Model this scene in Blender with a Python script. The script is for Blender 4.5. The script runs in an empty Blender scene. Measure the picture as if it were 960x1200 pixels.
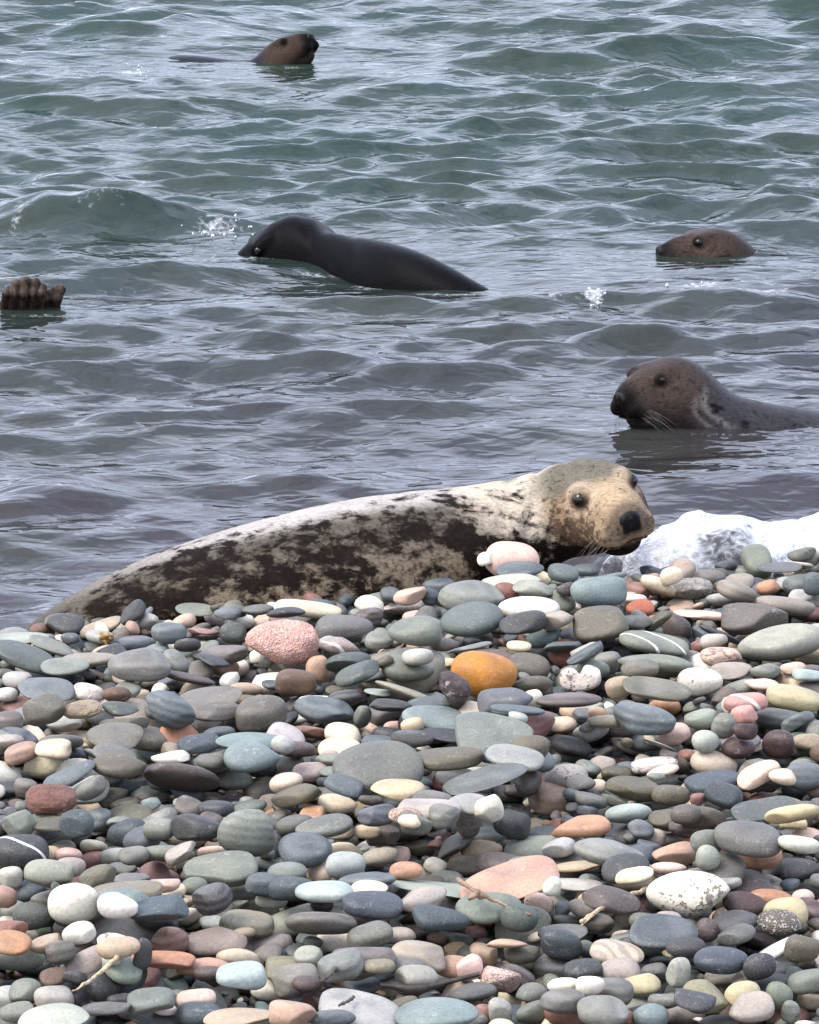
import bpy, bmesh, math, random
import numpy as np
from mathutils import Vector, Matrix

# ------------------------------------------------------------------ camera, sky, sun, exposure
sc = bpy.context.scene
COL = sc.collection
rad = math.radians
FPX = 5000.0                      # focal length in pixels of the 960 x 1200 frame
PITCH = rad(14.57)
CAMZ = 3.66
cam_d = bpy.data.cameras.new('camera')
cam = bpy.data.objects.new('camera', cam_d)
COL.objects.link(cam)
cam_d.sensor_fit = 'VERTICAL'
cam_d.sensor_height = 24.0
cam_d.lens = FPX / 1200.0 * 24.0
cam_d.clip_start = 0.1
cam_d.clip_end = 8000.0
cam.location = (0, 0, CAMZ)
cam.rotation_euler = (rad(90) - PITCH, 0, 0)
sc.camera = cam

SUN_EL, SUN_AZ = rad(55), rad(-112)          # azimuth from +Y, clockwise positive
w = bpy.data.worlds.new('World')
sc.world = w
w.use_nodes = True
wn, wl = w.node_tree.nodes, w.node_tree.links
sky = wn.new('ShaderNodeTexSky')
sky.sky_type = 'NISHITA'
sky.sun_disc = False
sky.sun_elevation = SUN_EL
sky.sun_rotation = SUN_AZ
sky.air_density = 1.0
sky.dust_density = 4.0
sky.ozone_density = 1.5
hsv = wn.new('ShaderNodeHueSaturation')      # thin overcast: the blue of the clear sky washed out
hsv.inputs['Saturation'].default_value = 0.75
hsv.inputs['Value'].default_value = 1.0
bgn = wn['Background']
bgn.inputs['Strength'].default_value = 0.15
wl.new(sky.outputs[0], hsv.inputs['Color'])
# thin bright cloud over the whole sky, a little uneven
wtc = wn.new('ShaderNodeTexCoord')
wno = wn.new('ShaderNodeTexNoise'); wno.inputs['Scale'].default_value = 3.6; wno.inputs['Detail'].default_value = 4.0
wl.new(wtc.outputs['Generated'], wno.inputs['Vector'])
wrp = wn.new('ShaderNodeValToRGB')
wrp.color_ramp.elements[0].position = 0.36; wrp.color_ramp.elements[0].color = (0.40, 0.48, 0.72, 1)
wrp.color_ramp.elements[1].position = 0.62; wrp.color_ramp.elements[1].color = (1.14, 1.20, 1.50, 1)
wl.new(wno.outputs['Fac'], wrp.inputs['Fac'])
wsc = wn.new('ShaderNodeVectorMath'); wsc.operation = 'SCALE'; wsc.inputs['Scale'].default_value = 7.8
wl.new(wrp.outputs['Color'], wsc.inputs[0])
wmx = wn.new('ShaderNodeMix'); wmx.data_type = 'RGBA'; wmx.inputs[0].default_value = 0.50
wl.new(hsv.outputs[0], wmx.inputs[6]); wl.new(wsc.outputs[0], wmx.inputs[7])
wl.new(wmx.outputs[2], bgn.inputs['Color'])

sun_d = bpy.data.lights.new('sun', 'SUN')
sun_d.energy = 1.1
sun_d.angle = rad(28)
sun_d.color = (1.0, 0.95, 0.88)
sun = bpy.data.objects.new('sun', sun_d)
COL.objects.link(sun)
sdir = Vector((math.sin(SUN_AZ) * math.cos(SUN_EL), math.cos(SUN_AZ) * math.cos(SUN_EL), math.sin(SUN_EL)))
sun.rotation_euler = sdir.to_track_quat('Z', 'Y').to_euler()
sun.location = (0, 0, 30)

vs = sc.view_settings
vs.view_transform = 'Standard'
vs.look = 'None'
vs.gamma = 1.0
vs.exposure = 1.45
vs.use_curve_mapping = False
sc.cycles.use_denoising = True
sc.cycles.max_bounces = 4
sc.cycles.caustics_reflective = False
sc.cycles.caustics_refractive = False
sc.cycles.use_light_tree = False
sc.cycles.diffuse_bounces = 2
sc.cycles.glossy_bounces = 2
sc.cycles.transmission_bounces = 2
sc.cycles.transparent_max_bounces = 6

# ------------------------------------------------------------------ helpers
rng = np.random.default_rng(11)
random.seed(11)
CP, SP = math.cos(PITCH), math.sin(PITCH)

def ray(px, py):
    dx, dy = (px - 480) / FPX, (600 - py) / FPX
    return np.array([dx, CP + dy * SP, -SP + dy * CP])

def atY(px, py, Y):
    d = ray(px, py)
    return np.array([0, 0, CAMZ]) + d * (Y / d[1])

def atZ(px, py, Z):
    d = ray(px, py)
    return np.array([0, 0, CAMZ]) + d * ((Z - CAMZ) / d[2])

def ppm(Y):                        # photograph pixels per metre at distance Y
    return FPX / (Y / CP)

def lin(c):
    out = []
    for v in c:
        v = v / 255.0
        out.append(v / 12.92 if v <= 0.04045 else ((v + 0.055) / 1.055) ** 2.4)
    return np.array(out)

def link(o, parent=None):
    COL.objects.link(o)
    if parent:
        o.parent = parent
    return o

def mesh_np(name, verts, faces, smooth=True):
    """faces: (n,3) or (n,4) int array"""
    me = bpy.data.meshes.new(name)
    verts = np.ascontiguousarray(verts, dtype=np.float32)
    faces = np.ascontiguousarray(faces, dtype=np.int32)
    n, k = faces.shape
    me.vertices.add(len(verts)); me.vertices.foreach_set('co', verts.ravel())
    me.loops.add(n * k); me.loops.foreach_set('vertex_index', faces.ravel())
    me.polygons.add(n)
    me.polygons.foreach_set('loop_start', np.arange(0, n * k, k, dtype=np.int32))
    me.polygons.foreach_set('loop_total', np.full(n, k, dtype=np.int32))
    if smooth:
        me.polygons.foreach_set('use_smooth', np.ones(n, dtype=bool))
    me.update(calc_edges=True)
    return me

def attr_f(me, name, vals):
    a = me.attributes.new(name, 'FLOAT', 'POINT')
    a.data.foreach_set('value', np.ascontiguousarray(vals, dtype=np.float32))

def attr_c(me, name, rgb):
    a = me.attributes.new(name, 'FLOAT_COLOR', 'POINT')
    c = np.ones((len(rgb), 4), dtype=np.float32); c[:, :3] = rgb
    a.data.foreach_set('color', c.ravel())

def tag(o, label=None, cat=None, group=None, kind=None):
    if label: o['label'] = label
    if cat: o['category'] = cat
    if group: o['group'] = group
    if kind: o['kind'] = kind
    return o

def empty(name, loc):
    o = bpy.data.objects.new(name, None)
    o.empty_display_size = 0.1
    link(o); o.location = loc
    return o

def hash2(ix, iy, seed):
    h = (ix.astype(np.int64) * 374761393 + iy.astype(np.int64) * 668265263 + seed * 974711) & 0xffffffff
    h = ((h ^ (h >> 13)) * 1274126177) & 0xffffffff
    return ((h ^ (h >> 16)) & 0xffff) / 65535.0

def vnoise(x, y, seed=0):
    ix, iy = np.floor(x).astype(np.int64), np.floor(y).astype(np.int64)
    fx, fy = x - ix, y - iy
    fx, fy = fx * fx * (3 - 2 * fx), fy * fy * (3 - 2 * fy)
    a, b = hash2(ix, iy, seed), hash2(ix + 1, iy, seed)
    c, d = hash2(ix, iy + 1, seed), hash2(ix + 1, iy + 1, seed)
    return (a * (1 - fx) + b * fx) * (1 - fy) + (c * (1 - fx) + d * fx) * fy

def fbm(x, y, seed=0, oct=4):
    s, a, t = 0, 0.5, 0
    for i in range(oct):
        s = s + a * vnoise(x * 2 ** i, y * 2 ** i, seed + i * 7); t += a; a *= 0.5
    return s / t

# ------------------------------------------------------------------ material helpers
class NT:
    def __init__(self, name):
        self.m = bpy.data.materials.new(name)
        self.m.use_nodes = True
        self.t = self.m.node_tree
        self.n = self.t.nodes
        self.bsdf = self.n['Principled BSDF']
        self.out = self.n['Material Output']
    def add(self, typ, **kw):
        n = self.n.new(typ)
        for k, v in kw.items():
            setattr(n, k, v)
        return n
    def l(self, a, b):
        self.t.links.new(a, b)
    def val(self, sock, v):
        if hasattr(v, 'links') or isinstance(v, bpy.types.NodeSocket):
            self.l(v, sock)
        else:
            sock.default_value = v
    def math(self, op, a, b=0.0, c=None, clamp=False):
        n = self.add('ShaderNodeMath', operation=op, use_clamp=clamp)
        self.val(n.inputs[0], a); self.val(n.inputs[1], b)
        if c is not None: self.val(n.inputs[2], c)
        return n.outputs[0]
    def attr(self, name, out='Fac'):
        n = self.add('ShaderNodeAttribute', attribute_name=name)
        return n.outputs[out]
    def noise(self, vec, scale, detail=3.0, rough=0.5, dist=0.0):
        n = self.add('ShaderNodeTexNoise')
        if vec is not None: self.l(vec, n.inputs['Vector'])
        n.inputs['Scale'].default_value = scale
        n.inputs['Detail'].default_value = detail
        n.inputs['Roughness'].default_value = rough
        n.inputs['Distortion'].default_value = dist
        return n.outputs['Fac']
    def vor(self, vec, scale, feature='F1'):
        n = self.add('ShaderNodeTexVoronoi', feature=feature)
        self.l(vec, n.inputs['Vector'])
        n.inputs['Scale'].default_value = scale
        return n
    def rmap(self, v, a, b, c=0.0, d=1.0, smooth=True):
        n = self.add('ShaderNodeMapRange', interpolation_type='SMOOTHSTEP' if smooth else 'LINEAR')
        self.l(v, n.inputs['Value'])
        for i, x in zip(('From Min', 'From Max', 'To Min', 'To Max'), (a, b, c, d)):
            self.val(n.inputs[i], x)
        return n.outputs['Result']
    def mix(self, fac, a, b, mode='MIX'):
        n = self.add('ShaderNodeMix', data_type='RGBA', blend_type=mode)
        self.val(n.inputs[0], fac)
        self.val(n.inputs[6], a if not isinstance(a, (tuple, list, np.ndarray)) else (*a[:3], 1))
        self.val(n.inputs[7], b if not isinstance(b, (tuple, list, np.ndarray)) else (*b[:3], 1))
        return n.outputs[2]
    def mapping(self, vec, scale=(1, 1, 1), rot=(0, 0, 0)):
        n = self.add('ShaderNodeMapping')
        self.l(vec, n.inputs['Vector'])
        n.inputs['Scale'].default_value = scale
        n.inputs['Rotation'].default_value = rot
        return n.outputs[0]
    def objvec(self, seed_attr=None):
        tc = self.add('ShaderNodeTexCoord').outputs['Object']
        if not seed_attr: return tc
        s = self.attr(seed_attr)
        cb = self.add('ShaderNodeCombineXYZ')
        self.l(self.math('MULTIPLY', s, 13.7), cb.inputs[0])
        self.l(self.math('MULTIPLY', s, 7.3), cb.inputs[1])
        self.l(self.math('MULTIPLY', s, 19.1), cb.inputs[2])
        ad = self.add('ShaderNodeVectorMath', operation='ADD')
        self.l(tc, ad.inputs[0]); self.l(cb.outputs[0], ad.inputs[1])
        return ad.outputs[0]
    def bump(self, h, strength=0.3, dist=0.01, normal=None):
        n = self.add('ShaderNodeBump')
        n.inputs['Strength'].default_value = strength
        n.inputs['Distance'].default_value = dist
        self.l(h, n.inputs['Height'])
        if normal is not None: self.l(normal, n.inputs['Normal'])
        return n.outputs[0]

# ------------------------------------------------------------------ the lie of the land
def ycrest(x):                     # the top of the shingle bank, running slightly away to the right
    return 12.0 + 0.33 * x

def beach_z(x, y):
    s = ycrest(x) - y
    up = 0.30 + 0.012 * s + 0.012 * np.sin(x * 2.3 + 0.7) * np.cos(y * 1.7)
    dn = 0.30 + 0.55 * s
    k = 0.06
    h = np.clip(0.5 + 0.5 * (up - dn) / k, 0, 1)
    return np.maximum(up * (1 - h) + dn * h - k * h * (1 - h), -0.7)

# ------------------------------------------------------------------ sea
SEALS_AT = []                      # (x, y, radius): the chop is calmer against the animals' bodies
for px, py, r in ((820, 495, .9), (900, 503, .6), (825, 302, .7), (340, 292, .8), (470, 325, .8), (340, 75, .8), (230, 78, .8), (35, 365, .6)):
    p = atZ(px, py, 0); SEALS_AT.append((p[0], p[1], r))

def build_sea():
    nin = 190
    t_in = np.linspace(-1, 1, 2 * nin + 1)
    outer = np.geomspace(1.02, 900, 34)
    t = np.concatenate([-outer[::-1], t_in, outer])
    ys = [9.5]
    while ys[-1] < 12.0: ys.append(ys[-1] + 0.1)
    while ys[-1] < 29.0: ys.append(ys[-1] + max(0.011, 0.000058 * ys[-1] ** 2))
    st = 0.04
    while ys[-1] < 5000: st *= 1.12; ys.append(ys[-1] + st)
    ys = np.array(ys)
    half = 0.112 * ys + 0.55
    X = t[None, :] * half[:, None]
    Y = np.repeat(ys[:, None], len(t), 1)
    # cell size: waves shorter than the mesh can carry fade out
    cell = np.maximum(np.gradient(ys)[:, None] * np.ones_like(X), np.abs(np.gradient(X, axis=1)))
    r = np.random.default_rng(5)
    H = np.zeros_like(X); DX = np.zeros_like(X); DY = np.zeros_like(X)
    calm = np.ones_like(X)
    for (sx, sy, sr) in SEALS_AT:
        calm *= 1 - 0.85 * np.exp(-(((X - sx) / sr) ** 2 + ((Y - sy) / (sr * .8)) ** 2))
    shore = 0.45 + 0.55 * np.clip((Y - ycrest(X) - 0.3) / 6.5, 0, 1)
    env1 = 0.55 + 0.9 * fbm(X * 0.55, Y * 0.4, 3, 3)
    env2 = 0.35 + 1.3 * fbm(X * 0.8 + 9, Y * 0.6, 21, 3)
    N = 150
    for i in range(N):
        L = math.exp(r.uniform(math.log(0.16), math.log(1.4)))
        spread = 0.55 if L < 0.35 else 0.40 if L < 0.8 else 0.25
        a = -math.pi / 2 + r.normal(0.10, spread)
        k = 2 * math.pi / L
        s = 0.037 if L < 0.35 else 0.040 if L < 0.8 else 0.024
        A = s / k
        ph = r.uniform(0, 2 * math.pi)
        kx, ky = k * math.cos(a), k * math.sin(a)
        arg = kx * X + ky * Y + ph
        e = (env1 if i % 2 else env2) * np.clip((L / cell - 3) / 4, 0, 1)
        c, sn = np.cos(arg), np.sin(arg)
        H += A * c * e
        ch = 0.5 if L < 0.35 else 0.8
        DX -= A * sn * e * math.cos(a) * ch
        DY -= A * sn * e * math.sin(a) * ch
    amp = calm * shore
    H *= amp; DX *= amp; DY *= amp
    pd = atZ(430, 318, 0)
    H -= .055 * np.exp(-(((X - pd[0]) / .55) ** 2 + ((Y - pd[1]) / .34) ** 2))      # trough along the rolling seal's flank
    foam = np.zeros_like(X)
    # the named wavelets: (px0, px1, py of crest, height, width in Y, foam at crest)
    def ridge(px0, px1, py, h, wy, slope=0.0, steep=0.6):
        p0, p1 = atZ(px0, py, 0), atZ(px1, py + slope, 0)
        cx, hx = (p0[0] + p1[0]) / 2, abs(p1[0] - p0[0]) / 2
        u = (X - cx) / hx
        yc = p0[1] + (p1[1] - p0[1]) * (u + 1) / 2 + 0.06 * np.sin(X * 5)
        ex = np.exp(-np.abs(u) ** 3 * 1.2)
        d = (Y - yc) / wy
        front = np.exp(-np.where(d < 0, (d / steep) ** 2, d ** 2))
        return h * ex * front, ex, d
    for args in ((-40, 215, 262, .13, .36), (590, 700, 335, .07, .3), (760, 1010, 348, .075, .3, 12), (380, 540, 262, .07, .4),
                 (250, 470, 402, .05, .3, 20), (740, 900, 58, .1, .8), (560, 800, 62, .13, .8, 18), (780, 990, 124, .12, .6),
                 (80, 330, 45, .12, .8), (480, 640, 95, .1, .6), (90, 300, 530, .05, .25), (640, 760, 180, .08, .5), (20, 260, 120, .09, .6),
                 (380, 560, 105, .09, .6), (880, 990, 250, .09, .5), (620, 720, 190, .06, .4), (-20, 120, 590, .05, .3), (760, 980, 545, .05, .3)):
        h, ex, d = ridge(*args)
        H += (1.0 if args[2] == 262 and args[0] < 0 else 0.6 * calm) * h * (0.7 + 0.6 * fbm(X * 3, Y * 2, 77, 2))
    n1 = fbm(X * 14, Y * 9, 40, 4); n2 = fbm(X * 45, Y * 30, 55, 3)
    def blob(px, py, rx, ry, s):
        nonlocal foam
        p = atZ(px, py, 0)
        g = np.exp(-(((X - p[0]) / rx) ** 2 + ((Y - p[1]) / ry) ** 2))
        foam = np.maximum(foam, g * s)
    for b in ((64, 256, .17, .12, 1.0), (20, 270, .05, .45, .55), (110, 262, .2, .3, .55), (45, 288, .09, .07, .6), (258, 270, .19, .2, .66), (235, 300, .25, .25, .55), (210, 318, .25, .1, .55), (120, 262, .3, .3, .5), (697, 350, .07, .2, .8), (640, 352, .2, .12, .6),
              (820, 345, .2, .16, .66), (890, 350, .25, .08, .62), (320, 298, .06, .1, .5), (430, 322, .09, .12, .7), (155, 84, .13, .14, .8),
              (855, 296, .15, .2, .3), (590, 345, .25, .08, .45), (640, 375, .4, .06, .42), (930, 465, .1, .1, .5), (140, 340, .3, .3, .42), (800, 268, .12, .1, .5), (290, 298, .2, .07, .62), (370, 313, .2, .07, .6), (445, 327, .22, .07, .66), (530, 341, .2, .07, .58),
              (735, 497, .2, .05, .52), (850, 509, .35, .05, .5), (820, 307, .2, .06, .55), (40, 370, .2, .08, .55), (340, 79, .2, .1, .55), (600, 350, .3, .14, .62)):
        blob(*b)
    # wash thrown up against the bank on the right
    yc = ycrest(X)
    dsh = Y - yc
    wx = np.clip((X - 0.50 - 0.30 * (fbm(X * 5, Y * 5, 61, 3) - .3)) / 0.22, 0, 1); wx = wx * wx * (3 - 2 * wx)
    crest = np.exp(-((dsh - 0.54 - 0.10 * np.sin(X * 4.2)) / 0.40) ** 2)
    lump = fbm(X * 6, Y * 5, 90, 4)
    wash = wx * crest
    bil = np.abs(fbm(X * 11, Y * 9, 33, 3) - .5) * 2
    H += wash * (0.29 + 0.13 * (lump - 0.4) - 0.012 * bil)
    brown = np.exp(-(((X - 0.98) / 0.16) ** 2 + ((dsh - 0.40) / 0.20) ** 2))
    fo = wx * np.exp(-((dsh - 0.55) / 0.45) ** 2) * (0.92 + 1.0 * fbm(X * 5 + 3, Y * 4, 71, 3))
    fo = np.clip(fo - 0.75 * brown * (0.4 + 0.9 * n1), 0, 1.3)
    foam = np.maximum(foam, fo)
    # thin lace of old foam drifting off the shore
    foam = np.maximum(foam, 0.36 * np.clip(1 - (dsh - 0.3) / 3.5, 0, 1) * (dsh > 0) * fbm(X * 2.1, Y * 1.5, 8, 3) * 1.3)
    foam_raw = foam
    H += np.clip(foam - 0.5, 0, 1) * 0.05 * (n2 - 0.35) * calm * (1 - wx * (dsh < 1.2))
    V = np.stack([X + DX, Y + DY, H], -1).reshape(-1, 3)
    nr, nc = X.shape
    idx = np.arange(nr * nc).reshape(nr, nc)
    F = np.stack([idx[:-1, :-1], idx[:-1, 1:], idx[1:, 1:], idx[1:, :-1]], -1).reshape(-1, 4)
    me = mesh_np('sea', V, F)
    attr_f(me, 'foam', foam_raw.ravel())
    deep = np.clip((Y - yc - 1.0) / 9.0, 0, 1)
    attr_f(me, 'offshore', (deep * deep * (3 - 2 * deep)).ravel())
    o = bpy.data.objects.new('sea', me); link(o)
    tag(o, 'choppy grey-green sea with pale sky reflections', kind='structure')
    m = NT('sea_water')
    pos = m.add('ShaderNodeNewGeometry').outputs['Position']
    v1 = m.mapping(pos, (1.0, 1.5, 1.0), (0, 0, 0.15))
    rip = m.math('ADD', m.noise(v1, 4.0, 1, 0.5, 0.5), m.math('MULTIPLY', m.noise(m.mapping(pos, (1, 1.7, 1), (0, 0, -.3)), 10.0, 1, 0.5, 0.6), 0.45))
    nrm = m.bump(rip, 0.34, 0.05)
    off = m.attr('offshore')
    body = m.mix(off, (0.034, 0.027, 0.030), (0.020, 0.042, 0.032))
    murk = m.noise(pos, 0.9, 3, 0.55)
    body = m.mix(m.rmap(murk, 0.35, 0.7, 0, 0.5), body, (0.034, 0.040, 0.026))
    dif = m.add('ShaderNodeBsdfDiffuse'); m.l(body, dif.inputs['Color']); m.l(nrm, dif.inputs['Normal'])
    tra = m.add('ShaderNodeBsdfTransparent'); tra.inputs['Color'].default_value = (0.55, 0.62, 0.58, 1)
    mx0 = m.add('ShaderNodeMixShader'); mx0.inputs[0].default_value = 0.30
    m.l(dif.outputs[0], mx0.inputs[1]); m.l(tra.outputs[0], mx0.inputs[2])
    gl = m.add('ShaderNodeBsdfGlossy'); gl.inputs['Roughness'].default_value = 0.035; m.l(nrm, gl.inputs['Normal'])
    fr = m.add('ShaderNodeFresnel'); fr.inputs['IOR'].default_value = 1.333; m.l(nrm, fr.inputs['Normal'])
    mx1 = m.add('ShaderNodeMixShader'); m.l(fr.outputs[0], mx1.inputs[0])
    m.l(mx0.outputs[0], mx1.inputs[1]); m.l(gl.outputs[0], mx1.inputs[2])
    fa = m.attr('foam')
    fv = m.mapping(pos, (1, .75, 1))
    fn = m.noise(fv, 22, 6, 0.62, 0.9)
    ce = m.vor(fv, 30, 'DISTANCE_TO_EDGE').outputs['Distance']
    tex = m.math('SUBTRACT', fn, m.math('MULTIPLY', ce, 0.35))
    fm = m.rmap(m.math('ADD', fa, m.math('MULTIPLY', m.math('SUBTRACT', tex, 0.5), 1.1)), 0.40, 0.95)
    fd = m.add('ShaderNodeBsdfPrincipled'); fd.inputs['Base Color'].default_value = (0.47, 0.48, 0.49, 1); fd.inputs['Roughness'].default_value = 0.6
    fd.inputs['Subsurface Weight'].default_value = 0.0
    m.l(m.bump(m.math('ADD', fn, m.math('MULTIPLY', m.noise(fv, 7, 4, .6, .5), 2.0)), 0.7, 0.06), fd.inputs['Normal'])
    mx2 = m.add('ShaderNodeMixShader'); m.l(fm, mx2.inputs[0]); m.l(mx1.outputs[0], mx2.inputs[1]); m.l(fd.outputs[0], mx2.inputs[2])
    m.l(mx2.outputs[0], m.out.inputs['Surface'])
    me.materials.append(m.m)

def build_beach():
    xs = np.concatenate([-np.geomspace(4000, 3, 30), np.linspace(-2.8, 2.8, 90), np.geomspace(3, 4000, 30)])
    ys = np.concatenate([-np.geomspace(4000, 1, 26), np.linspace(0, 6, 20)[:-1], np.linspace(6, 14.5, 130), np.geomspace(15, 60, 20)])
    X, Y = np.meshgrid(xs, ys)
    Z = beach_z(np.clip(X, -6, 6), Y) - 0.100
    Z = np.where(Y > 13.5, np.maximum(Z, -1.6), Z)
    Z += 0.02 * (fbm(X * 8, Y * 8, 4, 3) - .5)
    idx = np.arange(X.size).reshape(X.shape)
    F = np.stack([idx[:-1, :-1], idx[:-1, 1:], idx[1:, 1:], idx[1:, :-1]], -1).reshape(-1, 4)
    me = mesh_np('beach', np.stack([X, Y, Z], -1).reshape(-1, 3), F)
    o = bpy.data.objects.new('beach', me); link(o)
    tag(o, 'dark damp gravel bed under the shingle bank', kind='structure')
    m = NT('wet_gravel')
    pos = m.objvec()
    vo = m.vor(pos, 45)
    c = m.mix(m.rmap(m.noise(pos, 6, 4), .3, .7), (0.035, 0.033, 0.032), (0.09, 0.082, 0.074))
    c = m.mix(0.5, c, vo.outputs['Color'], 'SOFT_LIGHT')
    m.l(c, m.bsdf.inputs['Base Color'])
    m.bsdf.inputs['Roughness'].default_value = 0.55
    m.l(m.bump(vo.outputs['Distance'], 0.8, 0.02), m.bsdf.inputs['Normal'])
    me.materials.append(m.m)

build_sea()
build_beach()

# ------------------------------------------------------------------ stone materials
def stone_mat(name, kind):
    m = NT(name)
    v = m.objvec('seed')
    seed = m.attr('seed')
    base = m.attr('tint', 'Color')
    big = m.noise(v, 9, 2, 0.55, 0.4)
    fine = m.noise(v, 120, 2, 0.6)
    grain = m.noise(v, 420, 0, 0.6)
    c = m.mix(1.0, base, m.mix(m.rmap(big, .25, .75, smooth=False), (0.66, 0.66, 0.68), (1.24, 1.22, 1.18)), 'MULTIPLY')
    c = m.mix(m.rmap(fine, .42, .70, 0, 0.50), c, m.mix(1.0, c, (0.62, 0.60, 0.58), 'MULTIPLY'))
    c = m.mix(m.rmap(grain, .60, .78, 0, 0.16), c, m.mix(0.5, c, (0.75, 0.74, 0.70)))
    # rubbed, chalky scuffs
    sc_ = m.noise(m.mapping(v, (1, 1, 2.2)), 38, 3, 0.65, 1.2)
    c = m.mix(m.rmap(sc_, .58, .74, 0, 0.22), c, m.mix(0.6, c, (0.70, 0.69, 0.66)))
    h = m.math('ADD', fine, m.math('MULTIPLY', big, 1.5))
    rough, bstr = 0.62, 0.22
    if kind == 'plain':
        # faint bedding lines on some of them
        wv = m.add('ShaderNodeTexWave', wave_type='BANDS', bands_direction='Z')
        m.l(v, wv.inputs['Vector']); wv.inputs['Scale'].default_value = 16; wv.inputs['Distortion'].default_value = 3.5; wv.inputs['Detail'].default_value = 3
        sel = m.rmap(m.math('FRACT', m.math('MULTIPLY', seed, 5.37)), 0.6, 0.7, 0, 0.16)
        c = m.mix(m.math('MULTIPLY', wv.outputs['Fac'], sel), c, m.mix(0.6, c, (0.55, 0.53, 0.5)))
    if kind in ('vein', 'band'):
        wv = m.add('ShaderNodeTexWave', wave_type='BANDS', bands_direction='DIAGONAL')
        m.l(v, wv.inputs['Vector'])
        wv.inputs['Scale'].default_value = 5.5 if kind == 'vein' else 17
        wv.inputs['Distortion'].default_value = 2.5 if kind == 'vein' else 5
        wv.inputs['Detail'].default_value = 3
        f = m.rmap(wv.outputs['Fac'], .955, .99, 0, 0.9) if kind == 'vein' else m.rmap(wv.outputs['Fac'], .45, .75, 0, 0.75)
        c = m.mix(f, c, (0.66, 0.64, 0.60) if kind == 'vein' else m.mix(0.55, c, (0.09, 0.075, 0.07)))
    if kind == 'granite':
        vo = m.vor(v, 230)
        cr = m.add('ShaderNodeSeparateColor'); m.l(vo.outputs['Color'], cr.inputs[0])
        c = m.mix(m.rmap(cr.outputs[0], .74, .80, 0, 0.6), c, (0.14, 0.10, 0.09))
        c = m.mix(m.rmap(cr.outputs[1], .80, .86, 0, 0.5), c, (0.6, 0.52, 0.48))
        h = m.math('ADD', h, m.math('MULTIPLY', vo.outputs['Distance'], 1.6)); bstr = 0.6
    if kind == 'pitted':
        pn = m.noise(v, 85, 3, 0.6, 0.4)
        zone = m.noise(v, 13, 2, 0.5)
        f = m.rmap(m.math('ADD', pn, m.math('MULTIPLY', m.math('SUBTRACT', zone, .5), 0.6)), .60, .68)
        c = m.mix(m.math('MULTIPLY', f, 0.85), c, (0.12, 0.075, 0.065))
        h = m.math('SUBTRACT', h, m.math('MULTIPLY', f, 2.5)); bstr = 0.6
    if kind == 'rough':
        rn = m.noise(v, 30, 6, 0.7, 1.0)
        c = m.mix(m.rmap(rn, .42, .62, 0, .65), c, m.mix(1.0, c, (0.42, 0.38, 0.36), 'MULTIPLY'))
        c = m.mix(m.rmap(m.noise(v, 24, 4, .6), .62, .7, 0, .5), c, (0.60, 0.52, 0.46))
        h = m.math('ADD', h, m.math('MULTIPLY', rn, 6)); bstr = 0.8
    m.l(c, m.bsdf.inputs['Base Color'])
    m.l(m.rmap(big, .3, .7, rough - .10, rough + .10), m.bsdf.inputs['Roughness'])
    m.bsdf.inputs['Specular IOR Level'].default_value = 0.45
    m.l(m.bump(h, bstr, 0.004), m.bsdf.inputs['Normal'])
    return m.m
SM = {k: stone_mat('stone_' + k, k) for k in ('plain', 'vein', 'band', 'granite', 'pitted', 'rough')}

# ------------------------------------------------------------------ stone shapes
def ico(sub):
    bm = bmesh.new()
    bmesh.ops.create_icosphere(bm, subdivisions=sub, radius=1.0)
    bm.verts.ensure_lookup_table()
    v = np.array([p.co[:] for p in bm.verts]); f = np.array([[q.index for q in p.verts] for p in bm.faces])
    bm.free()
    return v / np.linalg.norm(v, axis=1)[:, None], f
ICO = {s: ico(s) for s in (2, 3, 4)}

def stone_verts(sub, a, b, c, r, rough=0.0, cuts=True):
    d, f = ICO[sub]
    e = r.uniform(2.0, 3.0)
    k = (np.abs(d) ** e).sum(1) ** (-1 / e)
    p = d * k[:, None]
    disp = np.zeros(len(d))
    for _ in range(6):
        n = r.normal(size=3); n /= np.linalg.norm(n)
        disp += r.uniform(-1, 1) * np.cos((d @ n) * r.uniform(1.2, 3.4) + r.uniform(0, 6.28))
    p = p * (1 + 0.066 * disp)[:, None]
    if cuts and r.random() < 0.72:                                     # knocked-off faces, worn round
        for _ in range(r.integers(1, 6)):
            n = r.normal(size=3); n /= np.linalg.norm(n)
            t = p @ n - r.uniform(.60, .92)
            p = p - np.where(t > 0, t * .82, 0)[:, None] * n
    if rough:
        q = np.zeros(len(d))
        for _ in range(16):
            n = r.normal(size=3) * r.uniform(3, 9)
            q += np.abs(np.cos(d @ n + r.uniform(0, 6.28)))
        p = p * (1 + rough * (q - q.mean()))[:, None]
    p[:, 1] *= 1 + r.uniform(-.22, .22) * p[:, 0]            # egg shaped
    p[:, 2] *= 1 + r.uniform(-.18, .18) * p[:, 0]
    p = p - (p.max(0) + p.min(0)) / 2
    p = p / np.abs(p).max(0)
    return p * np.array([a, b, c]), f

def rotm(yaw, tx, ty):
    return np.array((Matrix.Rotation(ty, 3, 'Y') @ Matrix.Rotation(tx, 3, 'X') @ Matrix.Rotation(yaw, 3, 'Z')))

# ------------------------------------------------------------------ laying the stones: each comes to rest on what lies below it
GX0, GX1, GY0, GY1, GR = -2.2, 2.2, 7.0, 13.3, 0.006
gx = np.arange(GX0, GX1, GR); gy = np.arange(GY0, GY1, GR)
GXX, GYY = np.meshgrid(gx, gy)
NOM = beach_z(GXX, GYY)
G = (NOM - 0.100).astype(np.float64)

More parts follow.
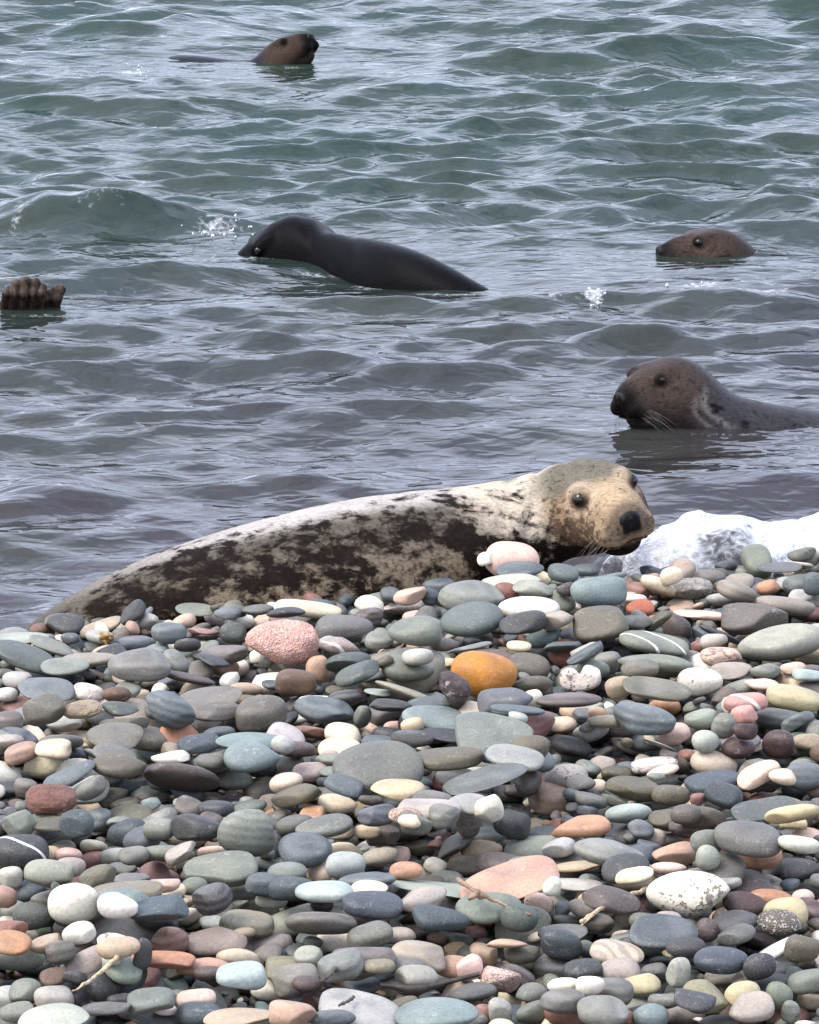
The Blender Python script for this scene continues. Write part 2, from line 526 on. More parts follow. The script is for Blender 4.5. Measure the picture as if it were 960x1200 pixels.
def ell_surf(a, b, c, R, sink=0.0):
    A = R @ np.diag([1 / a ** 2, 1 / b ** 2, 1 / c ** 2]) @ R.T
    S = R @ np.diag([a * a, b * b, c * c]) @ R.T
    ex, ey = math.sqrt(S[0, 0]), math.sqrt(S[1, 1])
    nx, ny = int(ex / GR), int(ey / GR)
    dx, dy = np.meshgrid(np.arange(-nx, nx + 1) * GR, np.arange(-ny, ny + 1) * GR)
    B = A[0, 2] * dx + A[1, 2] * dy
    C = A[0, 0] * dx ** 2 + 2 * A[0, 1] * dx * dy + A[1, 1] * dy ** 2 - 1
    disc = B * B - A[2, 2] * C
    ok = disc > 0
    sq = np.sqrt(np.maximum(disc, 0))
    return ok, (-B - sq) / A[2, 2], (-B + sq) / A[2, 2], nx, ny

def rest(x, y, es, sink):
    ok, zl, zu, nx, ny = es
    i, j = int(round((y - GY0) / GR)), int(round((x - GX0) / GR))
    if i - ny < 0 or j - nx < 0 or i + ny + 1 > G.shape[0] or j + nx + 1 > G.shape[1]:
        return None
    g = G[i - ny:i + ny + 1, j - nx:j + nx + 1]
    gap = np.where(ok, g - zl, -9)
    return gap.max() - sink, (i, j)

def stamp(z, ij, es):
    ok, zl, zu, nx, ny = es
    i, j = ij
    g = G[i - ny:i + ny + 1, j - nx:j + nx + 1]
    np.maximum(g, np.where(ok, z + zu, -9), out=g)

COLS = {
 'SB': ((104, 117, 127), 'slate-blue'), 'SD': ((78, 92, 104), 'dark slate-blue'), 'NV': ((84, 94, 112), 'navy-grey'),
 'GG': ((134, 141, 132), 'grey-green'), 'GL': ((165, 172, 163), 'pale grey-green'), 'GD': ((98, 108, 104), 'dark green-grey'),
 'G': ((122, 122, 119), 'mid-grey'), 'GB': ((116, 108, 101), 'brownish grey'), 'DG': ((80, 82, 86), 'charcoal'), 'BK': ((54, 55, 59), 'near-black'),
 'LG': ((178, 180, 178), 'light grey'), 'W': ((228, 223, 217), 'white'), 'C': ((222, 208, 182), 'cream'), 'P': ((219, 188, 178), 'pale pink'),
 'PG': ((178, 166, 164), 'pinkish grey'), 'PK': ((214, 160, 150), 'pink'), 'T': ((190, 170, 145), 'tan'), 'TG': ((160, 150, 137), 'grey-tan'),
 'OB': ((116, 110, 91), 'olive-brown'), 'OL': ((150, 144, 116), 'pale olive'), 'PB': ((110, 94, 93), 'purple-brown'), 'BR': ((122, 93, 72), 'brown'),
 'R': ((160, 105, 88), 'terracotta'), 'RO': ((158, 108, 107), 'dull rose'), 'DR': ((98, 68, 66), 'dark maroon'), 'OT': ((204, 148, 106), 'orange-tan'),
 'O': ((198, 142, 58), 'bright orange'), 'RU': ((186, 98, 48), 'rust-orange'), 'TL': ((128, 150, 154), 'teal-grey'), 'TP': ((164, 183, 184), 'pale teal'),
 'SA': ((196, 158, 134), 'salmon'), 'YT': ((204, 187, 148), 'yellow-tan'),
}
# stones picked out of the photograph: centre x, y, width, height (3x enlargements), tilt, colour, surface
V, B, GN, PT, RG = 'vein', 'band', 'granite', 'pitted', 'rough'
HEROES = {
 (0, 680): [
  (480,118,150,62,-42,'SB'),(570,105,92,45,0,'G'),(690,103,140,32,0,'GG'),(800,115,92,46,0,'SB'),(905,108,110,45,0,'G'),(230,165,130,52,0,'DG'),(355,165,150,60,-18,'T'),(200,150,80,60,0,'GB'),
  (520,166,70,60,0,'LG'),(595,185,120,80,0,'SB'),(720,180,125,38,2,'RO'),(820,192,92,80,0,'GD'),(75,205,190,48,0,'GL'),(180,232,160,55,10,'GG'),
  (470,230,150,62,0,'SB'),(660,228,92,50,0,'DG'),(780,262,170,72,0,'GB'),(90,272,220,90,10,'GD'),(310,282,195,66,0,'TG'),(490,298,205,105,0,'G'),
  (750,302,112,50,20,'DG'),(665,345,175,56,0,'PB'),(230,335,165,56,0,'GG'),(60,350,100,60,0,'LG'),(22,402,80,55,0,'W'),(165,405,195,62,5,'SB'),
  (310,396,108,72,10,'W',PT),(410,402,100,62,0,'BR'),(485,410,90,55,0,'T'),(730,420,230,66,-8,'OB'),(862,385,125,62,-5,'T'),(598,460,175,130,10,'SB'),
  (760,472,170,72,-8,'GB'),(155,455,135,112,-18,'GB'),(290,455,130,60,0,'T',RG),(420,455,122,56,0,'GD'),(225,505,122,62,0,'GL'),(440,505,165,60,-4,'OB'),
  (402,550,182,60,0,'OB'),(545,535,112,46,0,'DG'),(920,492,165,125,-5,'GB'),(770,537,112,52,0,'SB'),(700,572,145,56,0,'SD'),(30,566,100,56,0,'LG'),
  (75,607,118,82,-14,'SA'),(188,615,122,66,0,'C'),(215,572,150,75,0,'G'),(405,615,150,62,10,'GG'),(600,627,130,62,-6,'W'),(880,566,235,78,5,'TL'),
  (888,652,190,98,0,'TL'),(640,702,255,98,3,'PB'),(242,692,190,102,-20,'SB'),(420,672,182,82,0,'OB'),(320,735,112,90,-28,'GG'),(180,768,165,85,0,'R',RG),(45,742,110,60,0,'DG'),
  (740,640,95,55,0,'G'),(95,740,80,70,0,'GB'),(30,300,60,40,0,'GG')],
 (320, 640): [
  (40,335,235,165,0,'PK',GN),(840,48,178,125,0,'P'),(745,95,52,50,0,'W'),(870,86,155,56,0,'SB'),(945,62,62,52,0,'C'),(580,142,112,62,-10,'SD'),(482,180,112,70,-14,'P'),(450,216,168,66,-5,'W'),
  (553,178,58,66,0,'SD'),(697,188,212,92,0,'GG'),(820,175,92,82,20,'R'),(915,150,132,62,0,'GL'),(838,130,190,38,0,'LG'),(705,132,112,28,0,'PB'),
  (900,224,205,98,-8,'W'),(580,236,86,52,-10,'GD'),(125,222,218,78,0,'C'),(335,248,108,72,0,'PB'),(700,272,212,112,-8,'SB'),(877,292,158,86,-5,'DG'),
  (500,300,172,108,-5,'GG'),(250,285,192,88,0,'G'),(45,236,130,52,0,'DG'),(110,290,140,50,0,'G'),(235,352,142,66,0,'PG',V),(155,432,76,98,0,'SA'),
  (265,410,152,82,-10,'GD'),(295,460,152,72,-12,'GD'),(372,330,92,56,0,'GG'),(510,390,102,62,0,'LG'),(690,356,152,48,-8,'GG'),(800,336,152,52,5,'PB'),
  (865,352,82,36,0,'C'),(450,440,225,98,22,'OB'),(462,512,200,72,20,'TG'),(80,482,138,102,0,'BR'),(742,450,216,165,0,'O'),(628,506,120,110,20,'PB',RG),
  (575,470,62,82,0,'C'),(900,420,142,78,0,'GB'),(905,490,132,72,0,'OB'),(250,536,118,66,0,'DG'),(160,540,132,42,0,'W'),(185,600,218,102,8,'SB'),
  (345,490,96,52,-15,'SB'),(370,514,96,32,0,'TP'),(412,560,142,56,8,'DG'),(570,553,192,68,0,'SB'),(315,600,62,90,0,'GG'),(402,612,106,62,0,'DG'),
  (565,610,212,78,8,'TL'),(712,592,122,62,10,'C'),(815,545,192,92,-8,'SB',B),(912,540,72,72,0,'W'),(860,614,178,56,0,'SB'),(765,668,268,92,0,'GG'),
  (140,656,142,56,-5,'R'),(245,672,128,68,0,'C'),(235,722,148,52,0,'C'),(35,700,78,72,0,'LG'),(375,692,122,56,0,'SB'),(490,645,78,52,0,'T',GN),
  (425,666,72,52,0,'P'),(490,692,142,62,0,'DG'),(610,686,172,56,0,'DG'),(620,746,228,78,0,'OB'),(370,780,290,135,0,'G'),(770,736,92,42,0,'SB'),(905,730,130,84,0,'OB'),
  (90,715,110,60,0,'PB'),(190,340,60,50,0,'LG'),(600,345,90,50,0,'GB')],
 (640, 630): [
  (210,98,142,38,0,'TL'),(60,130,102,62,0,'SB'),(140,115,90,45,0,'SB'),(185,190,182,112,-8,'TL'),(70,182,62,52,0,'PB'),(375,165,72,82,0,'SA'),(440,135,78,58,0,'C'),(495,195,178,88,-6,'LG',RG),
  (580,140,92,60,0,'G'),(670,190,128,78,15,'TG'),(620,218,112,56,0,'LG'),(780,175,78,56,-10,'OT'),(860,165,96,46,0,'LG'),(940,162,72,82,0,'SB'),
  (820,108,150,42,-10,'DG'),(900,58,98,48,0,'G'),(885,95,102,32,0,'LG'),(310,216,84,42,0,'W'),(330,246,98,48,0,'RU'),(840,240,192,82,5,'TG'),(895,206,82,42,0,'LG'),
  (545,272,188,52,4,'P'),(735,286,225,125,-5,'GB'),(190,302,182,118,0,'OB'),(310,300,122,62,0,'G'),(395,290,105,62,-40,'OB'),(460,326,98,98,10,'PB'),(40,290,112,72,-15,'PG'),
  (95,352,92,62,0,'SB'),(55,382,132,52,0,'SB'),(140,410,135,80,-28,'SD'),(210,380,62,56,0,'DG'),(380,372,238,92,8,'GG',V),(610,340,152,56,20,'DG'),
  (590,362,92,52,0,'LG'),(830,370,300,145,-5,'GL'),(925,426,102,48,0,'PB'),(120,495,142,98,0,'W',PT),(212,450,92,82,0,'GG'),(385,450,255,108,3,'GG'),
  (500,425,92,62,0,'GL'),(615,420,138,72,-5,'P',PT),(540,506,150,104,0,'W',PT),(260,525,98,78,-10,'T'),(330,506,122,62,0,'OB'),(430,518,62,38,0,'G'),
  (390,566,232,68,0,'OB'),(80,576,212,72,-5,'PB'),(650,480,142,62,0,'PG'),(770,476,102,62,0,'GG'),(760,516,112,52,0,'P'),(930,484,122,48,0,'TP'),(865,458,90,45,0,'P'),
  (630,565,98,82,-25,'GB'),(700,576,155,74,-8,'PK',V),(695,622,92,68,0,'PK'),(875,566,195,92,0,'YT'),(100,610,102,56,0,'T'),(180,626,62,52,0,'SA'),
  (345,636,202,112,8,'SB'),(450,692,112,82,0,'P'),(545,642,112,62,0,'GL'),(625,662,82,92,0,'GG'),(830,642,182,92,5,'GD'),(700,682,92,62,0,'DR'),
  (815,736,110,104,0,'DR'),(560,716,92,82,0,'LG'),(670,746,162,82,-20,'G'),(145,706,102,62,0,'SD'),(210,700,72,62,0,'SB'),(50,656,112,56,0,'C'),
  (260,672,112,76,0,'PB'),(165,662,132,30,5,'LG'),(285,735,100,50,0,'SB'),(402,730,122,34,20,'LG'),(920,716,102,62,0,'T')],
 (0, 940): [
  (220,75,192,52,-3,'OB'),(70,80,102,102,-18,'GG'),(165,140,102,86,-10,'YT'),(270,130,112,92,0,'SD'),(450,110,142,118,-10,'SD'),(562,100,112,82,0,'GG'),(690,95,172,112,0,'DG'),
  (665,122,132,72,0,'OB'),(870,115,195,175,15,'GG'),(810,118,58,68,20,'C'),(75,182,185,132,0,'DG',V),(240,185,92,56,0,'P',PT),(330,205,98,72,-15,'RO'),
  (175,265,168,112,0,'GL'),(248,228,100,70,10,'PG'),(35,265,86,82,0,'LG'),(345,270,128,92,-10,'OB'),(430,236,102,48,0,'GG'),(470,190,102,62,0,'G'),(590,180,182,72,3,'GG'),
  (640,222,118,80,-25,'PG'),(745,176,96,52,-10,'P'),(775,240,242,98,0,'GG'),(550,240,66,66,0,'PB'),(462,271,118,38,0,'G'),(578,290,112,52,0,'P'),
  (932,216,112,52,0,'GD'),(930,290,122,92,0,'SB'),(15,335,86,82,0,'SA'),(440,326,245,92,-3,'OL'),(440,386,172,98,0,'TL'),(600,322,112,72,-20,'C'),
  (682,300,92,62,0,'GG'),(745,360,132,112,-20,'DG'),(855,336,102,92,0,'G'),(115,400,132,98,0,'GD'),(50,385,90,60,0,'GG'),(260,390,168,142,-5,'W'),(415,430,132,88,0,'W'),
  (280,460,112,78,-15,'W'),(615,366,148,72,-15,'T',B),(30,450,125,72,0,'R'),(560,430,192,82,-5,'SD'),(655,440,96,82,0,'BK'),(750,436,92,42,0,'LG'),
  (870,430,185,92,0,'OL'),(40,500,135,66,3,'OT'),(160,500,112,72,-10,'T'),(215,530,98,88,-10,'GB'),(405,530,112,112,0,'W',PT),(502,540,62,118,0,'DG'),
  (595,530,138,118,-8,'R'),(755,490,215,78,0,'TG'),(715,580,198,88,5,'OT'),(835,548,148,78,10,'C'),(858,472,80,40,0,'T'),(90,570,185,82,0,'DG'),
  (295,580,132,122,-20,'G',GN),(25,630,95,72,0,'LG'),(190,617,92,56,0,'BR'),(418,630,145,78,-5,'T'),(575,632,208,78,0,'OT'),(265,650,82,56,0,'DG'),
  (550,680,192,56,3,'DG'),(740,640,112,66,0,'PB'),(690,690,132,62,8,'P'),(850,690,170,94,-8,'TP'),(190,690,132,88,0,'LG'),(90,672,112,98,0,'GG'),
  (530,720,162,78,-8,'GG'),(430,696,102,48,0,'DG'),(370,746,172,56,0,'G'),(60,740,120,70,0,'GG'),(700,746,152,82,0,'SD'),(850,758,255,74,-5,'T'),(580,756,82,42,0,'W'),(190,772,240,44,0,'LG'),(25,180,60,60,0,'G')],
 (320, 900): [
  (45,50,115,72,-10,'C'),(130,15,122,62,0,'PG'),(250,66,132,72,20,'SB'),(440,80,178,88,-8,'YT'),(345,116,86,48,0,'G'),(600,50,78,74,0,'R'),(695,32,138,78,-5,'LG'),
  (850,30,192,72,8,'GL'),(745,82,285,62,-5,'GD'),(540,152,228,88,5,'PG'),(560,106,132,38,0,'G'),(690,126,142,62,10,'LG'),(758,175,98,102,-15,'W'),
  (685,215,82,128,-10,'GB'),(840,195,132,102,15,'DG'),(835,265,230,114,5,'PB'),(85,96,178,82,-12,'OB'),(225,126,132,62,10,'C'),(180,166,142,62,0,'G'),
  (365,165,125,78,0,'NV'),(465,205,112,68,15,'SA',GN),(75,200,132,82,-15,'G'),(180,230,192,72,0,'G'),(380,236,128,88,0,'GB'),(450,240,62,62,0,'P'),
  (500,276,112,82,0,'G'),(602,256,102,92,0,'G'),(572,222,74,42,0,'PG'),(115,286,175,94,-3,'SD'),(255,288,122,56,0,'C'),(330,272,92,48,0,'T'),(375,310,132,72,-10,'TG'),
  (480,306,82,48,0,'C'),(255,345,132,92,0,'TP'),(155,380,98,68,10,'C'),(600,345,440,58,3,'GL'),(468,358,114,54,0,'OT',RG),(330,395,192,78,-8,'SB'),
  (50,370,132,82,0,'GG'),(60,430,155,92,0,'SD'),(830,406,335,100,-6,'SA'),(890,346,132,52,0,'GG'),(180,450,192,74,0,'TP'),(435,430,92,92,-30,'DG'),(170,475,85,65,0,'DG'),
  (340,460,122,38,0,'C'),(520,470,175,94,-10,'PG'),(350,516,205,88,5,'NV'),(170,545,235,98,0,'GB'),(590,540,188,84,0,'SD'),(760,490,222,92,0,'GG'),
  (865,545,128,104,10,'GD'),(935,490,102,92,0,'P',PT),(600,490,122,52,0,'DG'),(340,590,152,88,-10,'G'),(440,590,122,62,0,'TG'),(80,640,222,92,3,'OL'),
  (125,665,98,84,0,'GL'),(320,685,215,135,0,'GB'),(510,665,192,114,0,'TG'),(640,640,132,82,0,'SA'),(740,655,112,84,20,'T'),(850,690,132,118,25,'PB'),
  (820,616,142,52,0,'SA'),(800,750,138,104,10,'P',GN),(235,745,172,114,-20,'GG'),(80,750,162,102,0,'G'),(505,745,142,88,5,'GL'),(620,746,112,72,0,'G'),
  (470,700,122,62,0,'G'),(370,766,112,54,0,'OL'),(690,700,92,92,0,'P'),(300,825,292,142,8,'LG'),(70,866,152,104,0,'SA'),(700,790,172,72,0,'G'),
  (575,862,292,106,-8,'TL'),(740,870,82,82,0,'R'),(800,860,82,112,0,'LG'),(910,800,112,82,0,'GG'),(915,870,132,92,0,'GG'),(210,880,152,72,0,'SB'),(120,800,100,60,0,'PB')],
 (640, 890): [
  (75,70,155,104,5,'LG',PT),(150,42,64,72,0,'PB'),(250,52,112,62,0,'OB'),(380,20,155,64,0,'W',PT),(410,52,112,42,0,'P'),(590,75,192,72,-5,'SD'),(745,100,152,78,-25,'P'),
  (830,110,92,62,0,'C'),(770,46,102,52,0,'PB'),(910,60,132,104,0,'SB'),(310,105,202,84,0,'OB'),(440,125,132,78,0,'OB'),(540,140,64,48,0,'RO'),
  (625,125,128,98,20,'SD'),(130,130,122,62,0,'DG'),(290,190,158,84,-10,'TP'),(430,216,132,88,0,'OB'),(545,205,162,92,0,'OB'),(120,240,198,88,-5,'OT'),
  (865,190,185,78,-8,'YT'),(870,226,102,52,0,'YT'),(770,172,222,62,-5,'GD'),(490,270,102,72,0,'GB'),(565,290,112,92,0,'GG'),(375,276,92,72,0,'PG'),
  (710,280,222,112,0,'G'),(45,310,112,72,0,'LG'),(220,330,235,112,8,'GG'),(455,335,155,88,0,'SA'),(570,346,82,92,0,'GL'),(680,346,138,78,-15,'GD'),
  (790,310,92,72,0,'RO'),(890,336,142,68,10,'LG'),(890,386,132,72,0,'DG'),(280,400,162,88,-8,'DG'),(745,390,162,94,-12,'OT'),(795,450,152,88,10,'OT'),
  (430,386,122,56,0,'P'),(500,475,280,175,0,'W',PT),(95,440,202,58,0,'LG'),(110,380,172,52,0,'T'),(230,495,205,92,5,'PB'),(310,456,132,48,0,'C'),
  (700,510,152,78,0,'DR'),(640,436,92,52,0,'LG'),(840,540,155,114,0,'YT'),(820,600,152,84,0,'OB',GN),(660,576,172,78,0,'DG'),(905,480,78,52,0,'P'),
  (345,570,102,62,0,'G'),(430,580,92,52,0,'PG'),(415,630,232,88,0,'SD'),(565,622,78,88,0,'PB',GN),(670,650,132,72,0,'G'),(810,675,195,94,-25,'W'),
  (20,510,64,72,0,'W'),(75,566,102,48,0,'G'),(185,580,112,78,0,'OB'),(60,610,172,52,0,'G'),(55,650,142,114,0,'SD'),(250,680,182,74,5,'C',B),
  (615,706,178,94,-5,'NV'),(750,730,112,104,-30,'DG'),(380,706,92,82,0,'G'),(490,690,132,72,0,'DG'),(465,750,78,112,10,'LG'),(130,750,132,78,0,'DG'),
  (260,746,142,84,15,'PG'),(60,796,102,56,0,'W'),(155,806,96,72,0,'W'),(330,790,142,68,-5,'YT'),(220,830,165,112,0,'G'),(625,770,138,78,0,'OB'),
  (560,845,155,124,10,'OL'),(690,835,122,112,0,'YT'),(820,830,92,102,0,'GG'),(900,690,122,102,0,'OB'),(920,780,142,84,0,'GG'),(935,830,74,58,0,'W'),
  (60,850,155,94,0,'G'),(200,895,172,92,0,'GG'),(420,850,122,62,0,'GG'),(520,890,142,62,0,'DG'),(720,890,162,72,0,'PG'),(370,900,122,82,0,'TL'),(790,746,102,72,0,'DG'),(860,890,64,92,0,'GG')],
}
# stones anyone would use to point at the others: nearest picture position -> how the stone itself reads
LANDMARKS = [
 (333, 752, 'the pink granite cobble', 'rough pink granite cobble with dark flecks, on the crest below the resting seal'),
 (567, 790, 'the bright orange stone', 'bright rounded orange stone with a rough purple-brown stone leaning on it'),
 (529, 809, None, 'rough purple-brown stone leaning against the bright orange stone'),
 (600, 656, 'the round pale pink stone', 'round pale pink stone standing up against the resting seal\'s shoulder'),
 (680, 795, 'the heart-shaped white pebble', 'heart-shaped white pebble with small dark pits'),
 (820, 798, 'the round white pitted pebble', 'round white pebble with one dark pit, beside grey-green stones'),
 (806, 1048, 'the big speckled white cobble', 'big white cobble speckled with dark maroon pits'),
 (917, 753, 'the long pale green-grey boulder', 'long smooth pale green-grey boulder, largest stone near the foam'),
 (931, 819, 'the long yellow-tan slab', 'long rounded yellow-tan slab lying below the pale green-grey boulder'),
 (911, 875, 'the dark maroon stone', 'blocky dark maroon stone below the yellow-tan slab'),
 (213, 914, 'the long purple-brown stone', 'long spindle-shaped purple-brown stone lying flat'),
 (60, 936, 'the rough terracotta stone', 'rough pitted terracotta stone with pale grains'),
 (362, 714, 'the cream oval by the seal', 'smooth cream oval stone touching the resting seal\'s belly'),
 (620, 714, 'the long white oval', 'long bright white oval stone below the resting seal\'s shoulder'),
 (160, 719, 'the tipped-up slate', 'slate-blue stone tipped up on edge against the resting seal\'s tail end'),
 (750, 712, 'the rust-orange pebble', 'rust-orange pebble wedged under a white flake'),
 (597, 1035, 'the long salmon slab', 'long salmon-coloured slab behind the brown twig'),
 (25, 1001, 'the white-ringed charcoal stone', 'charcoal stone crossed by a curved white quartz vein'),
 (87, 1070, 'the chunky white stone', 'chunky rounded white stone with creamy cracks'),
 (198, 1117, 'the blocky terracotta stone', 'blocky terracotta stone beside a charcoal stone standing on edge'),
 (167, 1117, None, 'charcoal stone standing on edge beside the blocky terracotta stone'),
 (845, 1125, 'the flat navy-grey pebble', 'flat oval navy-grey pebble with a worn rim'),
 (920, 1070, 'the yellow-tan dome stone', 'domed yellow-tan stone over a speckled olive one'),
 (420, 1175, 'the large pale grey stone', 'large smooth pale grey stone beside a dark dried seaweed pod'),
 (511, 1187, 'the long teal-grey stone', 'long smooth teal-grey stone in front of the dark seaweed pod'),
 (443, 900, 'the broad flat grey stone', 'broad flat mid-grey stone, bigger than all the stones round it'),
 (163, 779, 'the flat grey disc', 'flat mid-grey disc-shaped stone resting on top of others'),
 (442, 953, 'the navy pebble', None), (598, 988, 'the dark purple-brown block', 'dark purple-brown wedge-shaped stone, smooth and heavy'),
 (290, 978, 'the big grey-green egg', 'big egg-shaped grey-green stone with a cream pebble at its tip'),
]

HL = []
for (ox, oy), rows in HEROES.items():
    for row in rows:
        x, y, wd, ht, ang, col = row[:6]
        HL.append(dict(px=ox + x / 3, py=oy + y / 3, w=wd / 3, h=ht / 3, ang=ang, col=col, kind=row[6] if len(row) > 6 else 'plain'))

def lay_bed():
    """the loose bed under and between the stones one can pick out"""
    out = []
    r = np.random.default_rng(3)
    step = 0.068
    pts = []
    for y in np.arange(GY0 + 0.12, GY1 - 0.15, step):
        for x in np.arange(GX0 + 0.12, GX1 - 0.12, step):
            pts.append((x + r.uniform(-.03, .03), y + r.uniform(-.03, .03)))
    r.shuffle(pts)
    for x, y in pts:
        if y > ycrest(x) + 0.75: continue
        if abs(x) > 0.112 * y + 0.55: continue
        a = 0.0235 * math.exp(r.normal(0.45, 0.32)); b = a * r.uniform(.6, .95); c = a * r.uniform(.34, .62)
        best = None
        for _ in range(3):
            xx, yy = x + r.uniform(-.02, .02), y + r.uniform(-.02, .02)
            R = rotm(r.uniform(0, 6.28), r.normal(0, .28), r.normal(0, .28))
            es = ell_surf(a, b, c, R)
            q = rest(xx, yy, es, 0.1 * c)
            if q and (best is None or q[0] < best[0]): best = (q[0], q[1], es, R, xx, yy)
        if best is None or (y > ycrest(x) + .05 and best[0] > beach_z(x, y) + .03): continue
        stamp(best[0], best[1], best[2])
        out.append((best[4], best[5], best[0], a, b, c, best[3]))
    return out

def lay_heroes():
    r = np.random.default_rng(8)
    HL.sort(key=lambda h: h['py'] + h['h'] / 2 + (2000 if (h['col'], h['kind']) == ('PB', 'rough') else 0))
    for h in HL:
        p0 = atZ(h['px'], h['py'], 0.32)
        s = ppm(p0[1])
        a = h['w'] / 2 / s * 1.07
        b = min(a * r.uniform(.68, .92), 0.095)
        hh = h['h'] / 2 / s
        th = rad(abs(h['ang']))
        c = math.sqrt(max(hh ** 2 - (0.30 * b) ** 2, (0.45 * hh) ** 2)) / 0.98
        if h['ang']:
            q = math.sqrt(max((c ** 2 - (a * math.sin(th)) ** 2), (0.55 * c) ** 2)) / math.cos(th)
            c = min(c, max(q, 0.5 * c))
        c = min(c, a * 1.9)
        best = None
        for k in range(4):
            R = rotm(r.uniform(-.3, .3) + (math.pi if r.random() < .5 else 0), r.normal(-.05, .16), rad(h['ang']) + r.normal(0, .07))
            es = ell_surf(a, b, c, R)
            for Y in np.arange(p0[1] - .42, p0[1] + .20, .010):
                if Y > ycrest(p0[0]) + .03: break
                P = atY(h['px'], h['py'], Y)
                q = rest(P[0], P[1], es, 0.12 * c)
                if q is None: continue
                e = abs(q[0] - P[2])
                if e < .006: e = .0001 * (Y - p0[1] + 1)
                if best is None or e < best[0]: best = (e, q[0], q[1], es, R, P)
        if best is None: h['obj'] = None; continue
        zz = best[5][2] if 0 < best[5][2] - best[1] < .03 else best[1]      # wedged between its neighbours
        stamp(zz, best[2], best[3])
        h.update(x=best[5][0], y=best[5][1], z=zz, a=a, b=b, c=c, R=best[4], err=best[0])

def lay_fill(n, size=0.0145, tries=14, seed=17, lim=0.04):
    """small stones that have rolled into the hollows"""
    out = []
    r = np.random.default_rng(seed)
    for k in range(n):
        a = size * math.exp(r.normal(0.42, 0.38)) + .004; b = a * r.uniform(.6, .95); c = a * r.uniform(.32, .6)
        best = None
        R = rotm(r.uniform(0, 6.28), r.normal(0, .25), r.normal(0, .25))
        es = ell_surf(a, b, c, R)
        for _ in range(tries):
            y = r.uniform(7.9, 12.9); x = r.uniform(-1, 1) * (0.105 * y + .1)
            if y > ycrest(x) + .3: continue
            q = rest(x, y, es, 0.1 * c)
            if q is None: continue
            lev = q[0] - beach_z(x, y)
            if best is None or lev < best[0]: best = (lev, q[0], q[1], x, y)
        if best is None or best[0] > lim: continue
        stamp(best[1], best[2], es)
        out.append((best[3], best[4], best[1], a, b, c, R))
    return out

BED = lay_bed()
lay_heroes()
FILL = lay_fill(1500) + lay_fill(2600, 0.0050, 6, 18, -0.03)

POOL = ['SB'] * 10 + ['SD'] * 6 + ['GG'] * 14 + ['GL'] * 5 + ['GD'] * 7 + ['G'] * 12 + ['GB'] * 8 + ['DG'] * 10 + ['LG'] * 5 + ['W'] * 4 + ['C'] * 5 + ['P'] * 4 + \
       ['PG'] * 4 + ['T'] * 4 + ['TG'] * 5 + ['OB'] * 8 + ['PB'] * 6 + ['BR'] * 2 + ['R'] * 2 + ['RO'] * 2 + ['OT'] * 2 + ['TL'] * 4 + ['SA'] * 2 + ['BK'] * 2 + ['W'] * 3 + ['C'] * 3 + ['GG'] * 6 + ['OB'] * 3 + ['G'] * 4 + ['DR']
ALB = 0.63
def tint_of(code, r):
    c = lin(COLS[code][0]) * ALB
    c = c + (c.mean() - c) * (0.34 if c[2] > c[0] else 0.0 if code == 'O' else 0.30)
    c = (c / .3) ** 1.24 * .3
    c = c * np.array([1.06, 1.02, 0.88])
    c = c * r.uniform(.86, 1.14) * (1 + r.uniform(-.05, .05, 3))
    return np.clip(c, 0.01, .82)

def merge_stones(name, items, sub, label, r):
    Vs, Fs, Cs, Ss = [], [], [], []
    n = 0
    for it in items:
        x, y, z, a, b, c, R = it[:7]
        s = sub if a > 0.02 else max(2, sub - 1) if a < 0.014 else sub
        v, f = stone_verts(s, a, b, c, r)
        v = v @ R.T + np.array([x, y, z])
        Vs.append(v); Fs.append(f + n); n += len(v)
        code = it[7] if len(it) > 7 else POOL[r.integers(len(POOL))]
        Cs.append(np.repeat(tint_of(code, r)[None], len(v), 0)); Ss.append(np.full(len(v), r.random() * 10))
    me = mesh_np(name, np.concatenate(Vs), np.concatenate(Fs))
    attr_c(me, 'tint', np.concatenate(Cs)); attr_f(me, 'seed', np.concatenate(Ss))
    me.materials.append(SM['plain'])
    o = bpy.data.objects.new(name, me); link(o)
    tag(o, label, 'shingle', kind='stuff')
    return o

